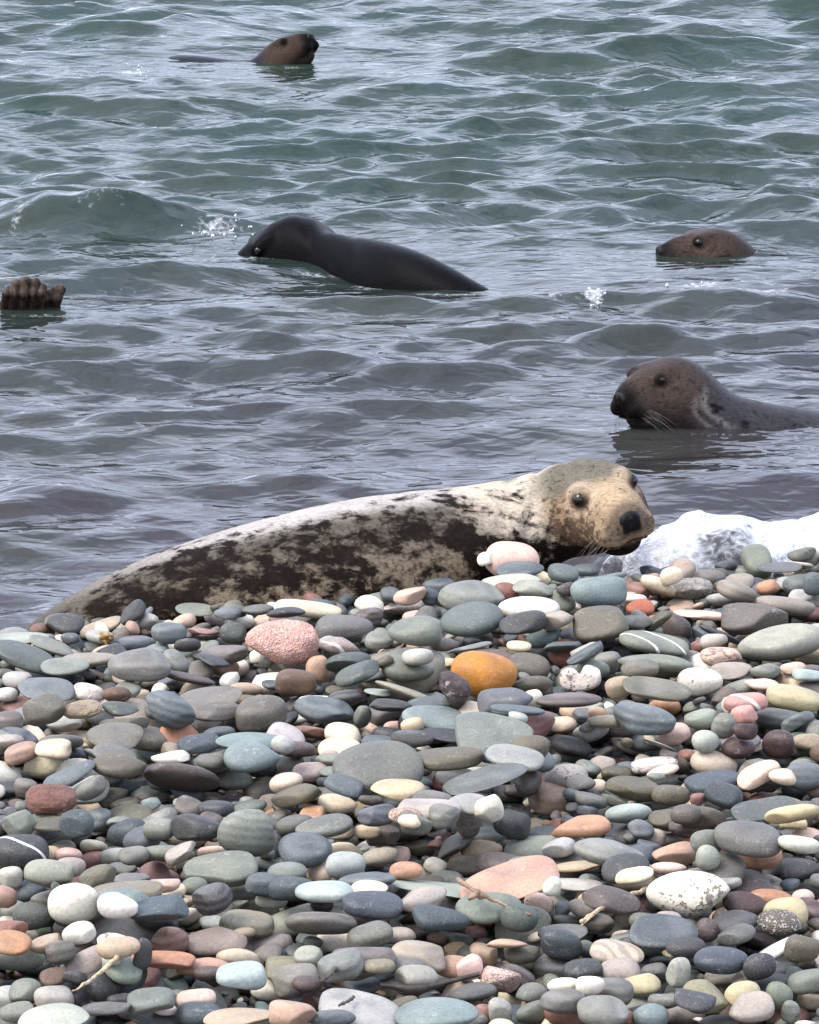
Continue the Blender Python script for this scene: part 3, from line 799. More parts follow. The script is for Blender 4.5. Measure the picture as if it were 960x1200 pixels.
def build_stones():
    r = np.random.default_rng(29)
    good = [h for h in HL if 'z' in h]
    for h in good:
        h['area'] = h['w'] * h['h']
        h['lm'] = None
    for px, py, ref, lab in LANDMARKS:
        k = min(good, key=lambda h: (h['px'] - px) ** 2 + (h['py'] - py) ** 2)
        k['lm'] = lab; k['ref'] = ref; k['keep'] = True
    good.sort(key=lambda h: -(h['area'] + (1e6 if h.get('keep') else 0)))
    top, rest_ = good[:300], good[300:]
    refs = [h for h in top if h.get('ref')]
    used = {}
    for h in top:
        v, f = stone_verts(4, h['a'], h['b'], h['c'], r, rough=0.018 if h['kind'] == 'rough' else 0.008 if h['kind'] == 'granite' else 0, cuts=not (h['lm'] and ('round' in h['lm'] or 'oval' in h['lm'])))
        if h['lm'] and 'heart' in h['lm']:
            v[:, 2] -= np.where(v[:, 2] > 0, .75 * v[:, 2] * np.exp(-(v[:, 0] / (.20 * h['a'])) ** 2), 0)
        me = mesh_np('pebble', v, f)
        attr_c(me, 'tint', np.repeat(tint_of(h['col'], r)[None], len(v), 0)); attr_f(me, 'seed', np.full(len(v), r.random() * 10))
        me.materials.append(SM[h['kind']])
        o = bpy.data.objects.new('pebble', me); link(o)
        M = Matrix(h['R'].tolist()).to_4x4(); M.translation = Vector((h['x'], h['y'], h['z']))
        o.matrix_world = M
        lab = h['lm']
        if not lab:
            asp = h['w'] / h['h']
            shape = 'long narrow' if asp > 2.7 else 'flat oval' if asp > 1.9 else 'oval' if asp > 1.45 else 'rounded' if asp > 1.0 else 'upright'
            size = 'large' if h['area'] > 2100 else 'mid-sized' if h['area'] > 900 else 'small'
            mark = {'plain': '', 'vein': ' white-veined', 'band': ' banded', 'granite': ' flecked', 'pitted': ' dark-pitted', 'rough': ' rough'}[h['kind']]
            nr = sorted([q for q in refs if q is not h], key=lambda q: (q['px'] - h['px']) ** 2 + (1.6 * (q['py'] - h['py'])) ** 2)
            d1 = math.hypot(nr[0]['px'] - h['px'], nr[0]['py'] - h['py'])
            t = ' tilted' if abs(h['ang']) >= 18 else ''
            word = {'large': 'stone', 'mid-sized': 'pebble', 'small': 'pebble'}[size]
            if d1 < (nr[0]['w'] + h['w']) * .62:
                rel = 'touching ' + nr[0]['ref']
            else:
                rel = 'between ' + nr[0]['ref'] + ' and ' + nr[1]['ref']
            cn = COLS[h['col']][1]
            for cand in (f"{size} {cn}{mark}{t} {word} {rel}", f"{size} {shape} {cn}{mark}{t} {word} {rel}"):
                lab = ' '.join(cand.split())
                if len(lab.split()) > 16: lab = lab.replace('the ', '')
                if lab not in used: break
        used.setdefault(lab, []).append(o)
        tag(o, lab, 'pebble')
    i = 0
    for lab, os_ in used.items():
        for o in os_:
            o['group'] = 'loose stones of the shingle bank' if len(os_) == 1 else 'alike ' + lab.replace('large ', '').replace('small ', '').replace('mid-sized ', '')
    items = BED + FILL + [(h['x'], h['y'], h['z'], h['a'], h['b'], h['c'], h['R'], h['col']) for h in rest_]
    merge_stones('shingle', items, 3, 'small mixed grey, brown and white pebbles packed between the bigger stones', r)
    errs = sorted(h['err'] for h in good)
    print('stones', len(top), len(rest_), 'bed', len(BED), 'fill', len(FILL), 'err med', errs[len(errs) // 2], errs[-10:])
build_stones()
# ------------------------------------------------------------------ seals: one continuous skin grown from a distance field
def smin(a, b, k):
    h = np.clip(0.5 + 0.5 * (b - a) / k, 0, 1)
    return b * (1 - h) + a * h - k * h * (1 - h)

def smax(a, b, k):
    return -smin(-a, -b, k)

def ell(p, c, r):
    qx, qy, qz = (p[0] - c[0]) / r[0], (p[1] - c[1]) / r[1], (p[2] - c[2]) / r[2]
    k0 = np.sqrt(qx * qx + qy * qy + qz * qz) + 1e-9
    k1 = np.sqrt((qx / r[0]) ** 2 + (qy / r[1]) ** 2 + (qz / r[2]) ** 2) + 1e-9
    return k0 * (k0 - 1) / k1

def capsule(p, a, b, r0, r1):
    a, b = np.asarray(a, float), np.asarray(b, float)
    ab = b - a
    t = np.clip(((p[0] - a[0]) * ab[0] + (p[1] - a[1]) * ab[1] + (p[2] - a[2]) * ab[2]) / (ab @ ab), 0, 1)
    d = np.sqrt((p[0] - a[0] - ab[0] * t) ** 2 + (p[1] - a[1] - ab[1] * t) ** 2 + (p[2] - a[2] - ab[2] * t) ** 2)
    return d - (r0 + (r1 - r0) * t)

def surface_nets(F, xs, ys, zs):
    S = F < 0
    nx, ny, nz = F.shape
    c = np.zeros((nx - 1, ny - 1, nz - 1), np.int8)
    offs = [(i, j, k) for i in (0, 1) for j in (0, 1) for k in (0, 1)]
    for i, j, k in offs:
        c += S[i:nx - 1 + i, j:ny - 1 + j, k:nz - 1 + k]
    act = (c > 0) & (c < 8)
    I, J, K = np.nonzero(act)
    vid = np.full(act.shape, -1, np.int64)
    vid[I, J, K] = np.arange(len(I))
    acc = np.zeros((len(I), 3)); cnt = np.zeros(len(I))
    P = (xs, ys, zs)
    for ax in range(3):
        oth = [q for q in range(3) if q != ax]
        for u in (0, 1):
            for v in (0, 1):
                o0 = [0, 0, 0]; o0[oth[0]] = u; o0[oth[1]] = v
                o1 = list(o0); o1[ax] = 1
                i0 = (I + o0[0], J + o0[1], K + o0[2]); i1 = (I + o1[0], J + o1[1], K + o1[2])
                f0, f1 = F[i0], F[i1]
                m = (f0 < 0) != (f1 < 0)
                t = np.where(m, f0 / np.where(m, f0 - f1, 1), 0)
                for q in range(3):
                    p0, p1 = P[q][i0[q]], P[q][i1[q]]
                    acc[:, q] += np.where(m, p0 + (p1 - p0) * t, 0)
                cnt += m
    V_ = acc / cnt[:, None]
    faces = []
    for ax in range(3):
        a = [slice(None)] * 3; b = [slice(None)] * 3
        a[ax] = slice(0, -1); b[ax] = slice(1, None)
        ch = S[tuple(a)] != S[tuple(b)]
        o1, o2 = [(1, 2), (2, 0), (0, 1)][ax]
        idx = np.array(np.nonzero(ch))
        ok = (idx[o1] > 0) & (idx[o2] > 0) & (idx[o1] < F.shape[o1] - 1) & (idx[o2] < F.shape[o2] - 1)
        idx = idx[:, ok]
        q = []
        for d1, d2 in ((-1, -1), (0, -1), (0, 0), (-1, 0)):
            t = idx.copy(); t[o1] += d1; t[o2] += d2
            q.append(vid[t[0], t[1], t[2]])
        q = np.stack(q, 1)
        inside = S[idx[0], idx[1], idx[2]]
        q[~inside] = q[~inside][:, ::-1]
        faces.append(q)
    F_ = np.concatenate(faces)
    F_ = F_[(F_ >= 0).all(1)]
    return V_, F_

def relax(Vv, Ff, it=2, lam=.5):
    e = np.concatenate([Ff[:, [0, 1]], Ff[:, [1, 2]], Ff[:, [2, 3]], Ff[:, [3, 0]]])
    e = np.concatenate([e, e[:, ::-1]])
    n = len(Vv); deg = np.bincount(e[:, 0], minlength=n)[:, None]
    for k in range(it):
        for l in (lam, -lam * 1.04):
            s = np.stack([np.bincount(e[:, 0], weights=Vv[e[:, 1], q], minlength=n) for q in range(3)], 1)
            Vv = Vv + l * (s / np.maximum(deg, 1) - Vv)
    return Vv

class Head:
    def __init__(self, centre, f, roll=0.0, s=1.0, snout=1.0):
        self.c = np.asarray(centre, float); f = np.asarray(f, float); f = f / np.linalg.norm(f)
        r = np.cross(f, [0, 0, 1.0]); r /= np.linalg.norm(r)
        u = np.cross(r, f)
        cr, sr = math.cos(roll), math.sin(roll)
        self.f, self.r, self.u = f, r * cr + u * sr, u * cr - r * sr
        self.s, self.sn, self.eye = s, snout, .0228 if s == 1.06 else .0172
    def local(self, p):
        d = [p[i] - self.c[i] for i in range(3)]
        return [(d[0] * a[0] + d[1] * a[1] + d[2] * a[2]) / self.s for a in (self.f, self.r, self.u)]
    def world(self, q):
        return self.c + self.s * (self.f * q[0] + self.r * q[1] + self.u * q[2])
    def sdf(self, p):
        q = self.local(p)
        sn = self.sn
        ar = [q[0], np.abs(q[1]), q[2]]
        d = ell(q, (0, 0, 0), (.140, .122, .112))
        d = smin(d, ell(q, (.10, 0, .018), (.125, .078, .070)), .05)                 # bridge
        d = smin(d, ell(q, (.160 * sn, 0, -.012), (.095, .076, .064)), .04)          # muzzle
        d = smin(d, ell(ar, (.180 * sn, .042, -.036), (.070, .048, .046)), .018)     # whisker pads
        d = smin(d, ell(q, (.226 * sn, 0, .006), (.034, .034, .030)), .025)
        d = smin(d, ell(ar, (.03, .068, -.050), (.105, .058, .066)), .05)            # cheeks
        jaw = ell(q, (.105 * sn, 0, -.084), (.105, .064, .046))
        d = smin(d, jaw, .010)
        d = smin(d, ell(ar, (.070, .058, .080), (.045, .030, .016)), .03)            # brow
        d = smin(d, ell(q, (-.06, 0, -.055), (.14, .12, .115)), .06)                 # nape and throat
        sock = np.sqrt((ar[0] - .118) ** 2 + (ar[1] - .090) ** 2 + (ar[2] - .062) ** 2) - .030
        d = smax(d, -sock, .022)
        lid = ell(ar, (.098, .070, .062), (.036, .028, .030))
        d = smin(d, lid, .012)
        groove = ell(ar, (.215 * sn, .0, -.066), (.095, .07, .0035))                 # mouth line
        d = smax(d, -groove, .007)
        slit = ell(q, (.262 * sn, 0, -.022), (.02, .004, .026))
        d = smax(d, -slit, .006)
        return d * self.s
    EYE = (.1085, .0785, .061)

def smooth_curve(xs, px, py, sig):
    d = np.linspace(px[0] - 1.0, px[-1] + 1.0, 1600)
    v = np.interp(d, px, py)
    k = max(1, int(sig / (d[1] - d[0])))
    g = np.exp(-0.5 * (np.arange(-3 * k, 3 * k + 1) / k) ** 2); g /= g.sum()
    v = np.convolve(np.pad(v, 3 * k, mode='edge'), g, 'valid')
    return np.interp(xs, d, v)

def loft(P, st, sig=.07):
    """trunk: stations of (x, cy, cz, ry, rz), along x"""
    st = np.array(sorted(st)); xs = P[0][:, 0, 0]
    cy, cz, ry, rz = [smooth_curve(xs, st[:, 0], st[:, k], sig)[:, None, None] for k in (1, 2, 3, 4)]
    dy, dz = (P[1] - cy) / ry, (P[2] - cz) / rz
    dz = np.where(dz < 0, dz * 1.12, dz)                      # the belly lies flat
    q = np.sqrt(dy * dy + dz * dz)
    d = (q - 1) * np.minimum(ry, rz)
    return smax(d, np.maximum(st[0, 0] - P[0], P[0] - st[-1, 0]), .06)

def silhouette_station(px, py, Y, ry, rz):
    """centre of a section whose upper outline is seen at (px, py)"""
    p = atY(px, py, Y)
    v = p - np.array([0, 0, CAMZ]); v /= np.linalg.norm(v)
    up = np.cross(np.cross(v, [0, 0, 1.0]), v); up /= np.linalg.norm(up)
    sup = math.sqrt((ry * up[1]) ** 2 + (rz * up[2]) ** 2)
    c = p - up * sup
    return (c[0], c[1], c[2], ry, rz)

def grid(lo, hi, step, fine=None):
    ax = []
    for k in range(3):
        a = [lo[k]]
        while a[-1] < hi[k]:
            s = step
            if fine and fine[0][k] <= a[-1] <= fine[1][k]: s = fine[2]
            a.append(a[-1] + s)
        ax.append(np.array(a))
    P = np.meshgrid(*ax, indexing='ij')
    return ax, [p.astype(np.float32) for p in P]

def ball(name, parent, mat, M, sub=4, shape=None):
    d, f = ICO[sub]
    v = d.copy() if shape is None else shape(d.copy())
    v = v @ np.array(M).T
    me = mesh_np(name, v, f); me.materials.append(mat)
    o = bpy.data.objects.new(name, me); link(o, parent)
    return o

def tube(pts, radii, sides=6):
    pts = np.array(pts, float); n = len(pts)
    Vv, Ff = [], []
    for i in range(n):
        t = pts[min(i + 1, n - 1)] - pts[max(i - 1, 0)]; t /= np.linalg.norm(t)
        a = np.cross(t, [0.3, 0.2, 1.0]); a /= np.linalg.norm(a); b = np.cross(t, a)
        for k in range(sides):
            q = 2 * math.pi * k / sides
            Vv.append(pts[i] + radii[i] * (math.cos(q) * a + math.sin(q) * b))
    for i in range(n - 1):
        for k in range(sides):
            k2 = (k + 1) % sides
            Ff.append((i * sides + k, i * sides + k2, (i + 1) * sides + k2, (i + 1) * sides + k))
    Vv.append(pts[0]); Vv.append(pts[-1]); m = len(Vv)
    for k in range(sides):
        k2 = (k + 1) % sides
        Ff.append((m - 2, k2, k, m - 2)); Ff.append((m - 1, (n - 1) * sides + k, (n - 1) * sides + k2, m - 1))
    return np.array(Vv), Ff

def tube_mesh(name, parts, mat, parent=None):
    Vs, Fs, n = [], [], 0
    for pts, radii, sides in parts:
        v, f = tube(pts, radii, sides)
        Vs.append(v); Fs += [tuple(dict.fromkeys(i + n for i in q)) for q in f]; n += len(v)
    me = bpy.data.meshes.new(name)
    me.from_pydata(np.concatenate(Vs).tolist(), [], Fs)
    me.polygons.foreach_set('use_smooth', [True] * len(me.polygons)); me.update()
    me.materials.append(mat)
    o = bpy.data.objects.new(name, me); link(o, parent)
    return o

# fur, eyes, nose, whiskers
def fur_mat(name, rough, dark=(0.0075, 0.005, 0.004), blotch_scale=17.0, ior=1.10, coat=0.0):
    m = NT(name)
    v = m.objvec()
    base = m.attr('fur', 'Color'); dens = m.attr('blotch'); sp = m.attr('speck')
    hair = m.noise(m.mapping(v, (60, 160, 160)), 1.0, 3, 0.6, 0.4)
    patch = m.noise(m.mapping(v, (0.75, 1.0, 1.15)), 9, 4, 0.6, 0.3)
    c = m.mix(1.0, base, m.mix(m.rmap(hair, .25, .75, smooth=False), (0.58, 0.56, 0.54), (1.34, 1.32, 1.28)), 'MULTIPLY')
    c = m.mix(m.rmap(patch, .35, .7, 0, .35), c, m.mix(1.0, c, (0.62, 0.58, 0.54), 'MULTIPLY'))
    b = m.math('ADD', m.math('MULTIPLY', m.noise(m.mapping(v, (0.75, 1.0, 1.2)), blotch_scale, 5, 0.68, 0.25), .75), m.math('MULTIPLY', m.noise(v, blotch_scale * .38, 2, 0.5), .25))
    b = m.math('ADD', b, m.math('MULTIPLY', m.math('SUBTRACT', hair, .5), 0.06))
    bm_ = m.rmap(m.math('ADD', b, m.math('MULTIPLY', m.math('SUBTRACT', dens, .5), .62)), .462, .572)
    c = m.mix(m.math('MULTIPLY', bm_, .985), c, dark)
    s2 = m.noise(v, 52, 4, 0.6, 0.3)
    sm_ = m.rmap(m.math('ADD', s2, m.math('MULTIPLY', m.math('SUBTRACT', sp, .5), .5)), .46, .64)
    c = m.mix(m.math('MULTIPLY', sm_, .75), c, tuple(np.array(dark) * 2.6))
    m.l(c, m.bsdf.inputs['Base Color'])
    m.bsdf.inputs['Roughness'].default_value = rough
    m.bsdf.inputs['IOR'].default_value = ior
    m.bsdf.inputs['Coat Weight'].default_value = coat
    m.bsdf.inputs['Coat Roughness'].default_value = 0.22
    m.l(m.bump(m.math('ADD', hair, m.math('MULTIPLY', patch, 2.0)), 0.35, 0.006), m.bsdf.inputs['Normal'])
    return m.m

def simple_mat(name, col, rough, spec=0.5, coat=0.0, noise=None):
    m = NT(name)
    if noise:
        n = m.noise(m.objvec(), noise, 4, .6)
        m.l(m.mix(m.rmap(n, .3, .7), tuple(np.array(col) * .6), tuple(np.array(col) * 1.35)), m.bsdf.inputs['Base Color'])
        m.l(m.bump(n, .4, .003), m.bsdf.inputs['Normal'])
    else:
        n = m.noise(m.objvec(), 30, 2, .5)
        m.l(m.mix(n, tuple(np.array(col) * .85), tuple(np.array(col) * 1.15)), m.bsdf.inputs['Base Color'])
    m.bsdf.inputs['Roughness'].default_value = rough
    m.bsdf.inputs['Specular IOR Level'].default_value = spec
    m.bsdf.inputs['Coat Weight'].default_value = coat
    return m.m
EYE_M = simple_mat('eye_dark', (0.004, 0.003, 0.003), 0.10, 0.45, 0.0)
NOSE_M = simple_mat('nose_skin', (0.010, 0.009, 0.009), 0.5, 0.12, 0.0, 90)
WHISK_M = simple_mat('whisker_hair', (0.30, 0.26, 0.22), 0.5)
DRY = fur_mat('fur_dry', 0.62)
WET = fur_mat('fur_wet', 0.30, dark=(0.006, 0.005, 0.005), blotch_scale=14, ior=1.085, coat=0.0)

def lerp3(a, b, t):
    return np.asarray(a)[None] * (1 - t[:, None]) + np.asarray(b)[None] * t[:, None]

def ss(x, a, b):
    t = np.clip((x - a) / (b - a), 0, 1)
    return t * t * (3 - 2 * t)

def make_seal(name, label, base, head, stations, lo, hi, step, fine, paint, mat, neck=.10, eyes=(1, -1), nose=True, whisk=True, group=None, extra=None):
    root = empty(name, base)
    tag(root, label, 'seal', group)
    ax, P = grid(lo, hi, step, fine)
    F = loft(P, stations)
    if head is not None:
        F = smin(F, head.sdf(P), neck)
    if extra: F = extra(F, P)
    Vv, Ff = surface_nets(F, *ax)
    del F, P
    Vv = relax(Vv, Ff, 3)
    me = mesh_np('body', Vv - np.asarray(base), Ff)
    fur, blotch, speck = paint(Vv, head.local(Vv.T) if head is not None else None)
    attr_c(me, 'fur', fur); attr_f(me, 'blotch', blotch); attr_f(me, 'speck', speck)
    me.materials.append(mat)
    o = bpy.data.objects.new('body', me); link(o, root)
    B_ = np.asarray(base)
    if head is not None:
        Mh = np.stack([head.f, head.r, head.u], 1) * head.s
        for sgn in eyes:
            e = ball('eye', root, EYE_M, Mh * head.eye)
            e.location = head.world((head.EYE[0], sgn * (head.EYE[1] + (0 if head.s == 1.06 else .0035)), head.EYE[2])) - B_
        if nose:
            def nshape(d):
                v = d * np.array([.018, .033, .028])
                v[:, 1] *= 1 - .35 * np.clip(-d[:, 2], 0, 1)                 # narrows below
                for sg in (1, -1):                                            # nostrils
                    g = np.exp(-(((d[:, 1] - sg * (.42 - .25 * d[:, 2])) / .17) ** 2 + ((d[:, 2] - .05) / .45) ** 2)) * (d[:, 0] > 0)
                    v[:, 0] -= .009 * g
                g = np.exp(-(d[:, 1] / .10) ** 2) * (d[:, 0] > 0) * (d[:, 2] < .2)
                v[:, 0] -= .006 * g
                return v
            n_ = ball('nose', root, NOSE_M, Mh, 4, nshape)
            n_.location = head.world((.246 * head.sn, 0, .006)) - B_
        if whisk:
            r = np.random.default_rng(4)
            for sg in (1, -1):
                parts = []
                for k in range(13):
                    a0 = np.array([(.215 - .012 * (k % 5)) * head.sn, sg * (.062 + .004 * (k % 3)), -.022 - .012 * (k // 4)])
                    L = r.uniform(.05, .12)
                    pts = []
                    for t in np.linspace(0, 1, 6):
                        pts.append(head.world(a0 + L * np.array([-.15 * t - .35 * t * t, sg * ((.55 + .07 * (k % 5)) * t), (-.12 - .09 * (k % 4)) * t - .5 * t * t - .08 * (k // 4)])) - B_)
                    parts.append((pts, [.00055 * head.s * (1 - .75 * t) for t in np.linspace(0, 1, 6)], 4))
                tube_mesh('whisker_tuft', parts, WHISK_M, root)
    return root

# the seal hauled out behind the bank, looking round at the camera
def resting_seal():
    st = []
    rows = [(-40, 792, .045, .03), (30, 733, .085, .06), (70, 704, .12, .095), (110, 680, .15, .125), (160, 656, .185, .155), (240, 627, .225, .185), (330, 602, .255, .21),
            (400, 586, .27, .225), (470, 576, .275, .23), (530, 572, .265, .225), (575, 566, .235, .205), (615, 556, .195, .18), (650, 556, .15, .14)]
    for px, py, ry, rz in rows:
        X = (px - 480) / FPX * 12.7
        Y = ycrest(X) + .36
        st.append(silhouette_station(px, py, Y, ry, rz))
    hc = atY(697, 586, ycrest(.53) + .22)
    hd = Head(hc, (math.sin(rad(21)), -math.cos(rad(21)), -.02), roll=rad(-15), s=1.06)
    x1 = hd.c[0] + .36
    lo = (st[0][0] - .02, 11.55, -.16); hi = (x1, 12.95, .66)
    def paint(v, q):
        x, y, z = v.T
        t = (x - st[0][0]) / (st[-1][0] - st[0][0])
        S = np.array(st)
        cz = smooth_curve(x, S[:, 0], S[:, 2], .07); rz = smooth_curve(x, S[:, 0], S[:, 4], .07); cy = smooth_curve(x, S[:, 0], S[:, 1], .07)
        hgt = (z - cz) / rz                                                  # 1 on the back, -1 under the belly
        n = fbm(x * 6, z * 6 + y * 3, 12, 3)
        back = lin((116, 108, 93)) * .9
        flank = lin((172, 154, 124)) * .9
        fur = lerp3(flank, back, ss(hgt, .1, .8))
        fur = fur * (1 - ss(t, .30, .0)[:, None] * np.array([.12, .08, .02]))
        ridge = .9 * ss(hgt + .06 * (n - .5), .88, 1.0) * ss(x, -1.15, -.4)  # rim light along the top of the back, painted into the fur
        fur = fur * (1 - ridge[:, None]) + np.array(lin((216, 208, 194)))[None] * ridge[:, None]
        cream = lin((232, 216, 186)) * .95
        sh = ss(x + .20 * (hgt - .4), .18, .36)                               # pale shoulders and neck
        fur = lerp3([0, 0, 0], [1, 1, 1], sh) * cream[None] + fur * (1 - sh[:, None])
        blotch = .60 - .07 * ss(hgt, .50, .92) - .12 * ss(hgt, .90, 1.0) + .16 * (n - .5)
        blotch -= .16 * ss(t, .28, .06)
        pale = np.exp(-(((x + .36) / .10) ** 2 + ((hgt + .05) / .22) ** 2))       # one bare tan patch on the flank
        blotch -= .30 * pale
        fur = fur * (1 - pale[:, None]) + pale[:, None] * lin((206, 184, 146))[None]
        blotch -= .18 * np.exp(-(((x - .12) / .09) ** 2 + ((hgt - .1) / .25) ** 2))
        blotch = blotch * (1 - sh) + sh * (.41 + .14 * ss(hgt, .7, .2))
        speck = .18 + .30 * (1 - sh) * ss(hgt, 1.0, .75)
        f, r, u = q
        ish = ss(np.sqrt((f / np.where(f > 0, 2.4, 1.1)) ** 2 + r * r + u * u), .215, .145) * ss(f, -.16, -.06)
        tan = lin((194, 168, 132)) * .92
        hcol = np.repeat(tan[None], len(x), 0)
        top = ss(u + .25 * np.clip(-f, 0, .2) - .35 * f, .020, .075)
        hcol = lerp3([0, 0, 0], [1, 1, 1], top) * (lin((138, 132, 112)) * .85)[None] + hcol * (1 - top[:, None])
        cheek = np.exp(-(((f - .045) / .085) ** 2 + ((u + .035) / .075) ** 2)) * ss(np.abs(r), .05, .09)
        hcol = hcol * (1 - .72 * cheek[:, None]) + .72 * cheek[:, None] * lin((120, 82, 56))[None]
        chin = ss(u, -.066, -.085)
        hcol = hcol * (1 - chin[:, None]) + chin[:, None] * lin((112, 88, 66))[None]
        ring = np.exp(-((np.sqrt((f - .112) ** 2 + (np.abs(r) - .0785) ** 2 + (u - .062) ** 2) - .044) / .012) ** 2)
        hcol = hcol * (1 - .6 * ring[:, None]) + .6 * ring[:, None] * lin((226, 200, 168))[None]
        rim = ss(np.sqrt((f - .112) ** 2 + (np.abs(r) - .0785) ** 2 + ((u - .062) * 1.25) ** 2), .034, .020)
        hcol = hcol * (1 - rim[:, None]) + rim[:, None] * .012
        bridge = np.exp(-(r / .05) ** 2) * ss(f, .08, .16) * ss(u, -.01, .03)
        hcol = hcol * (1 - .6 * bridge[:, None]) + .6 * bridge[:, None] * lin((214, 190, 150))[None]
        muz = ss(f, .205, .235) * ss(u, -.055, -.03)
        hcol = hcol * (1 - .75 * muz[:, None]) + .75 * muz[:, None] * lin((86, 74, 66))[None]
        nb = ss(f, .222, .236) * ss(np.abs(r), .032, .025) * ss(u, -.036, -.022) * ss(u, .030, .018)
        hcol = hcol * (1 - nb[:, None]) + nb[:, None] * .006
        mouth = np.exp(-((u + .066) / .006) ** 2) * ss(f, .08, .13)
        hcol = hcol * (1 - .9 * mouth[:, None]) + .9 * mouth[:, None] * .012
        fur = (fur * (1 - ish[:, None]) + hcol * ish[:, None]) * .55 * np.array([[.98, 1.0, 1.09]])
        hb = .24 + .46 * chin + .30 * cheek + .36 * ss(u, -.02, -.09) * ss(f, .12, .0)
        blotch = blotch * (1 - ish) + ish * hb
        hs = .36 + .34 * np.exp(-(((f - .15) / .08) ** 2 + ((u + .03) / .05) ** 2)) * ss(np.abs(r), .03, .07) + .3 * cheek + .35 * chin - .2 * bridge
        speck = speck * (1 - ish) + ish * hs
        return np.clip(fur, .008, .85), blotch, speck
    fine = ((.22, 9, 9), (9, 9, 9), .0055)
    base = (float(np.mean([s[0] for s in st])), float(np.mean([s[1] for s in st])), .02)
    make_seal('grey_seal', 'mottled tan and dark brown seal resting behind the shingle bank with its head turned', base, hd, st, lo, hi, .0085, fine, paint, DRY, neck=.13,
              extra=lambda F, P: F + .007 * np.exp(-((P[0] - .33 - .30 * (P[2] - .35)) / .016) ** 2) + .006 * np.exp(-((P[0] - .24 - .35 * (P[2] - .35)) / .02) ** 2) + .005 * np.exp(-((P[0] - .41 - .25 * (P[2] - .35)) / .013) ** 2))

def plain_paint(head_col, body_col, nose_col=(60, 52, 50), mott=.25, speck=.2):
    hcol, bcol, ncol = lin(head_col), lin(body_col), lin(nose_col)
    def paint(v, q):
        f, r, u = q
        ish = ss(np.sqrt((f / 1.3) ** 2 + r * r + u * u), .26, .14) * ss(f, -.12, .02)
        fur = lerp3(bcol, hcol, ish)
        nz = ss(f, .18, .24)
        fur = fur * (1 - nz[:, None]) + ncol[None] * nz[:, None]
        top = ss(u, .06, .11) * ish
        fur = fur * (1 - .25 * top[:, None])
        rim = ss(np.sqrt((f - .112) ** 2 + (np.abs(r) - .0785) ** 2 + (u - .062) ** 2), .030, .018)
        fur = fur * (1 - .8 * rim[:, None])
        # pale glints round the neck, painted into the fur colour
        fold = np.exp(-((f + .035 + .03 * np.sin(u * 30)) / .016) ** 2) * ss(u, .03, -.03) * (np.abs(r) > .06)
        fold += np.exp(-((f - .005 + .03 * np.sin(u * 26)) / .010) ** 2) * ss(u, .0, -.04) * (np.abs(r) > .06)
        fur = fur + .8 * fold[:, None] * np.array([[.30, .29, .27]]) * paint.fold
        return np.clip(fur * .30, .0025, .8), np.full(len(f), mott), np.full(len(f), speck)
    paint.fold = 0.0
    return paint

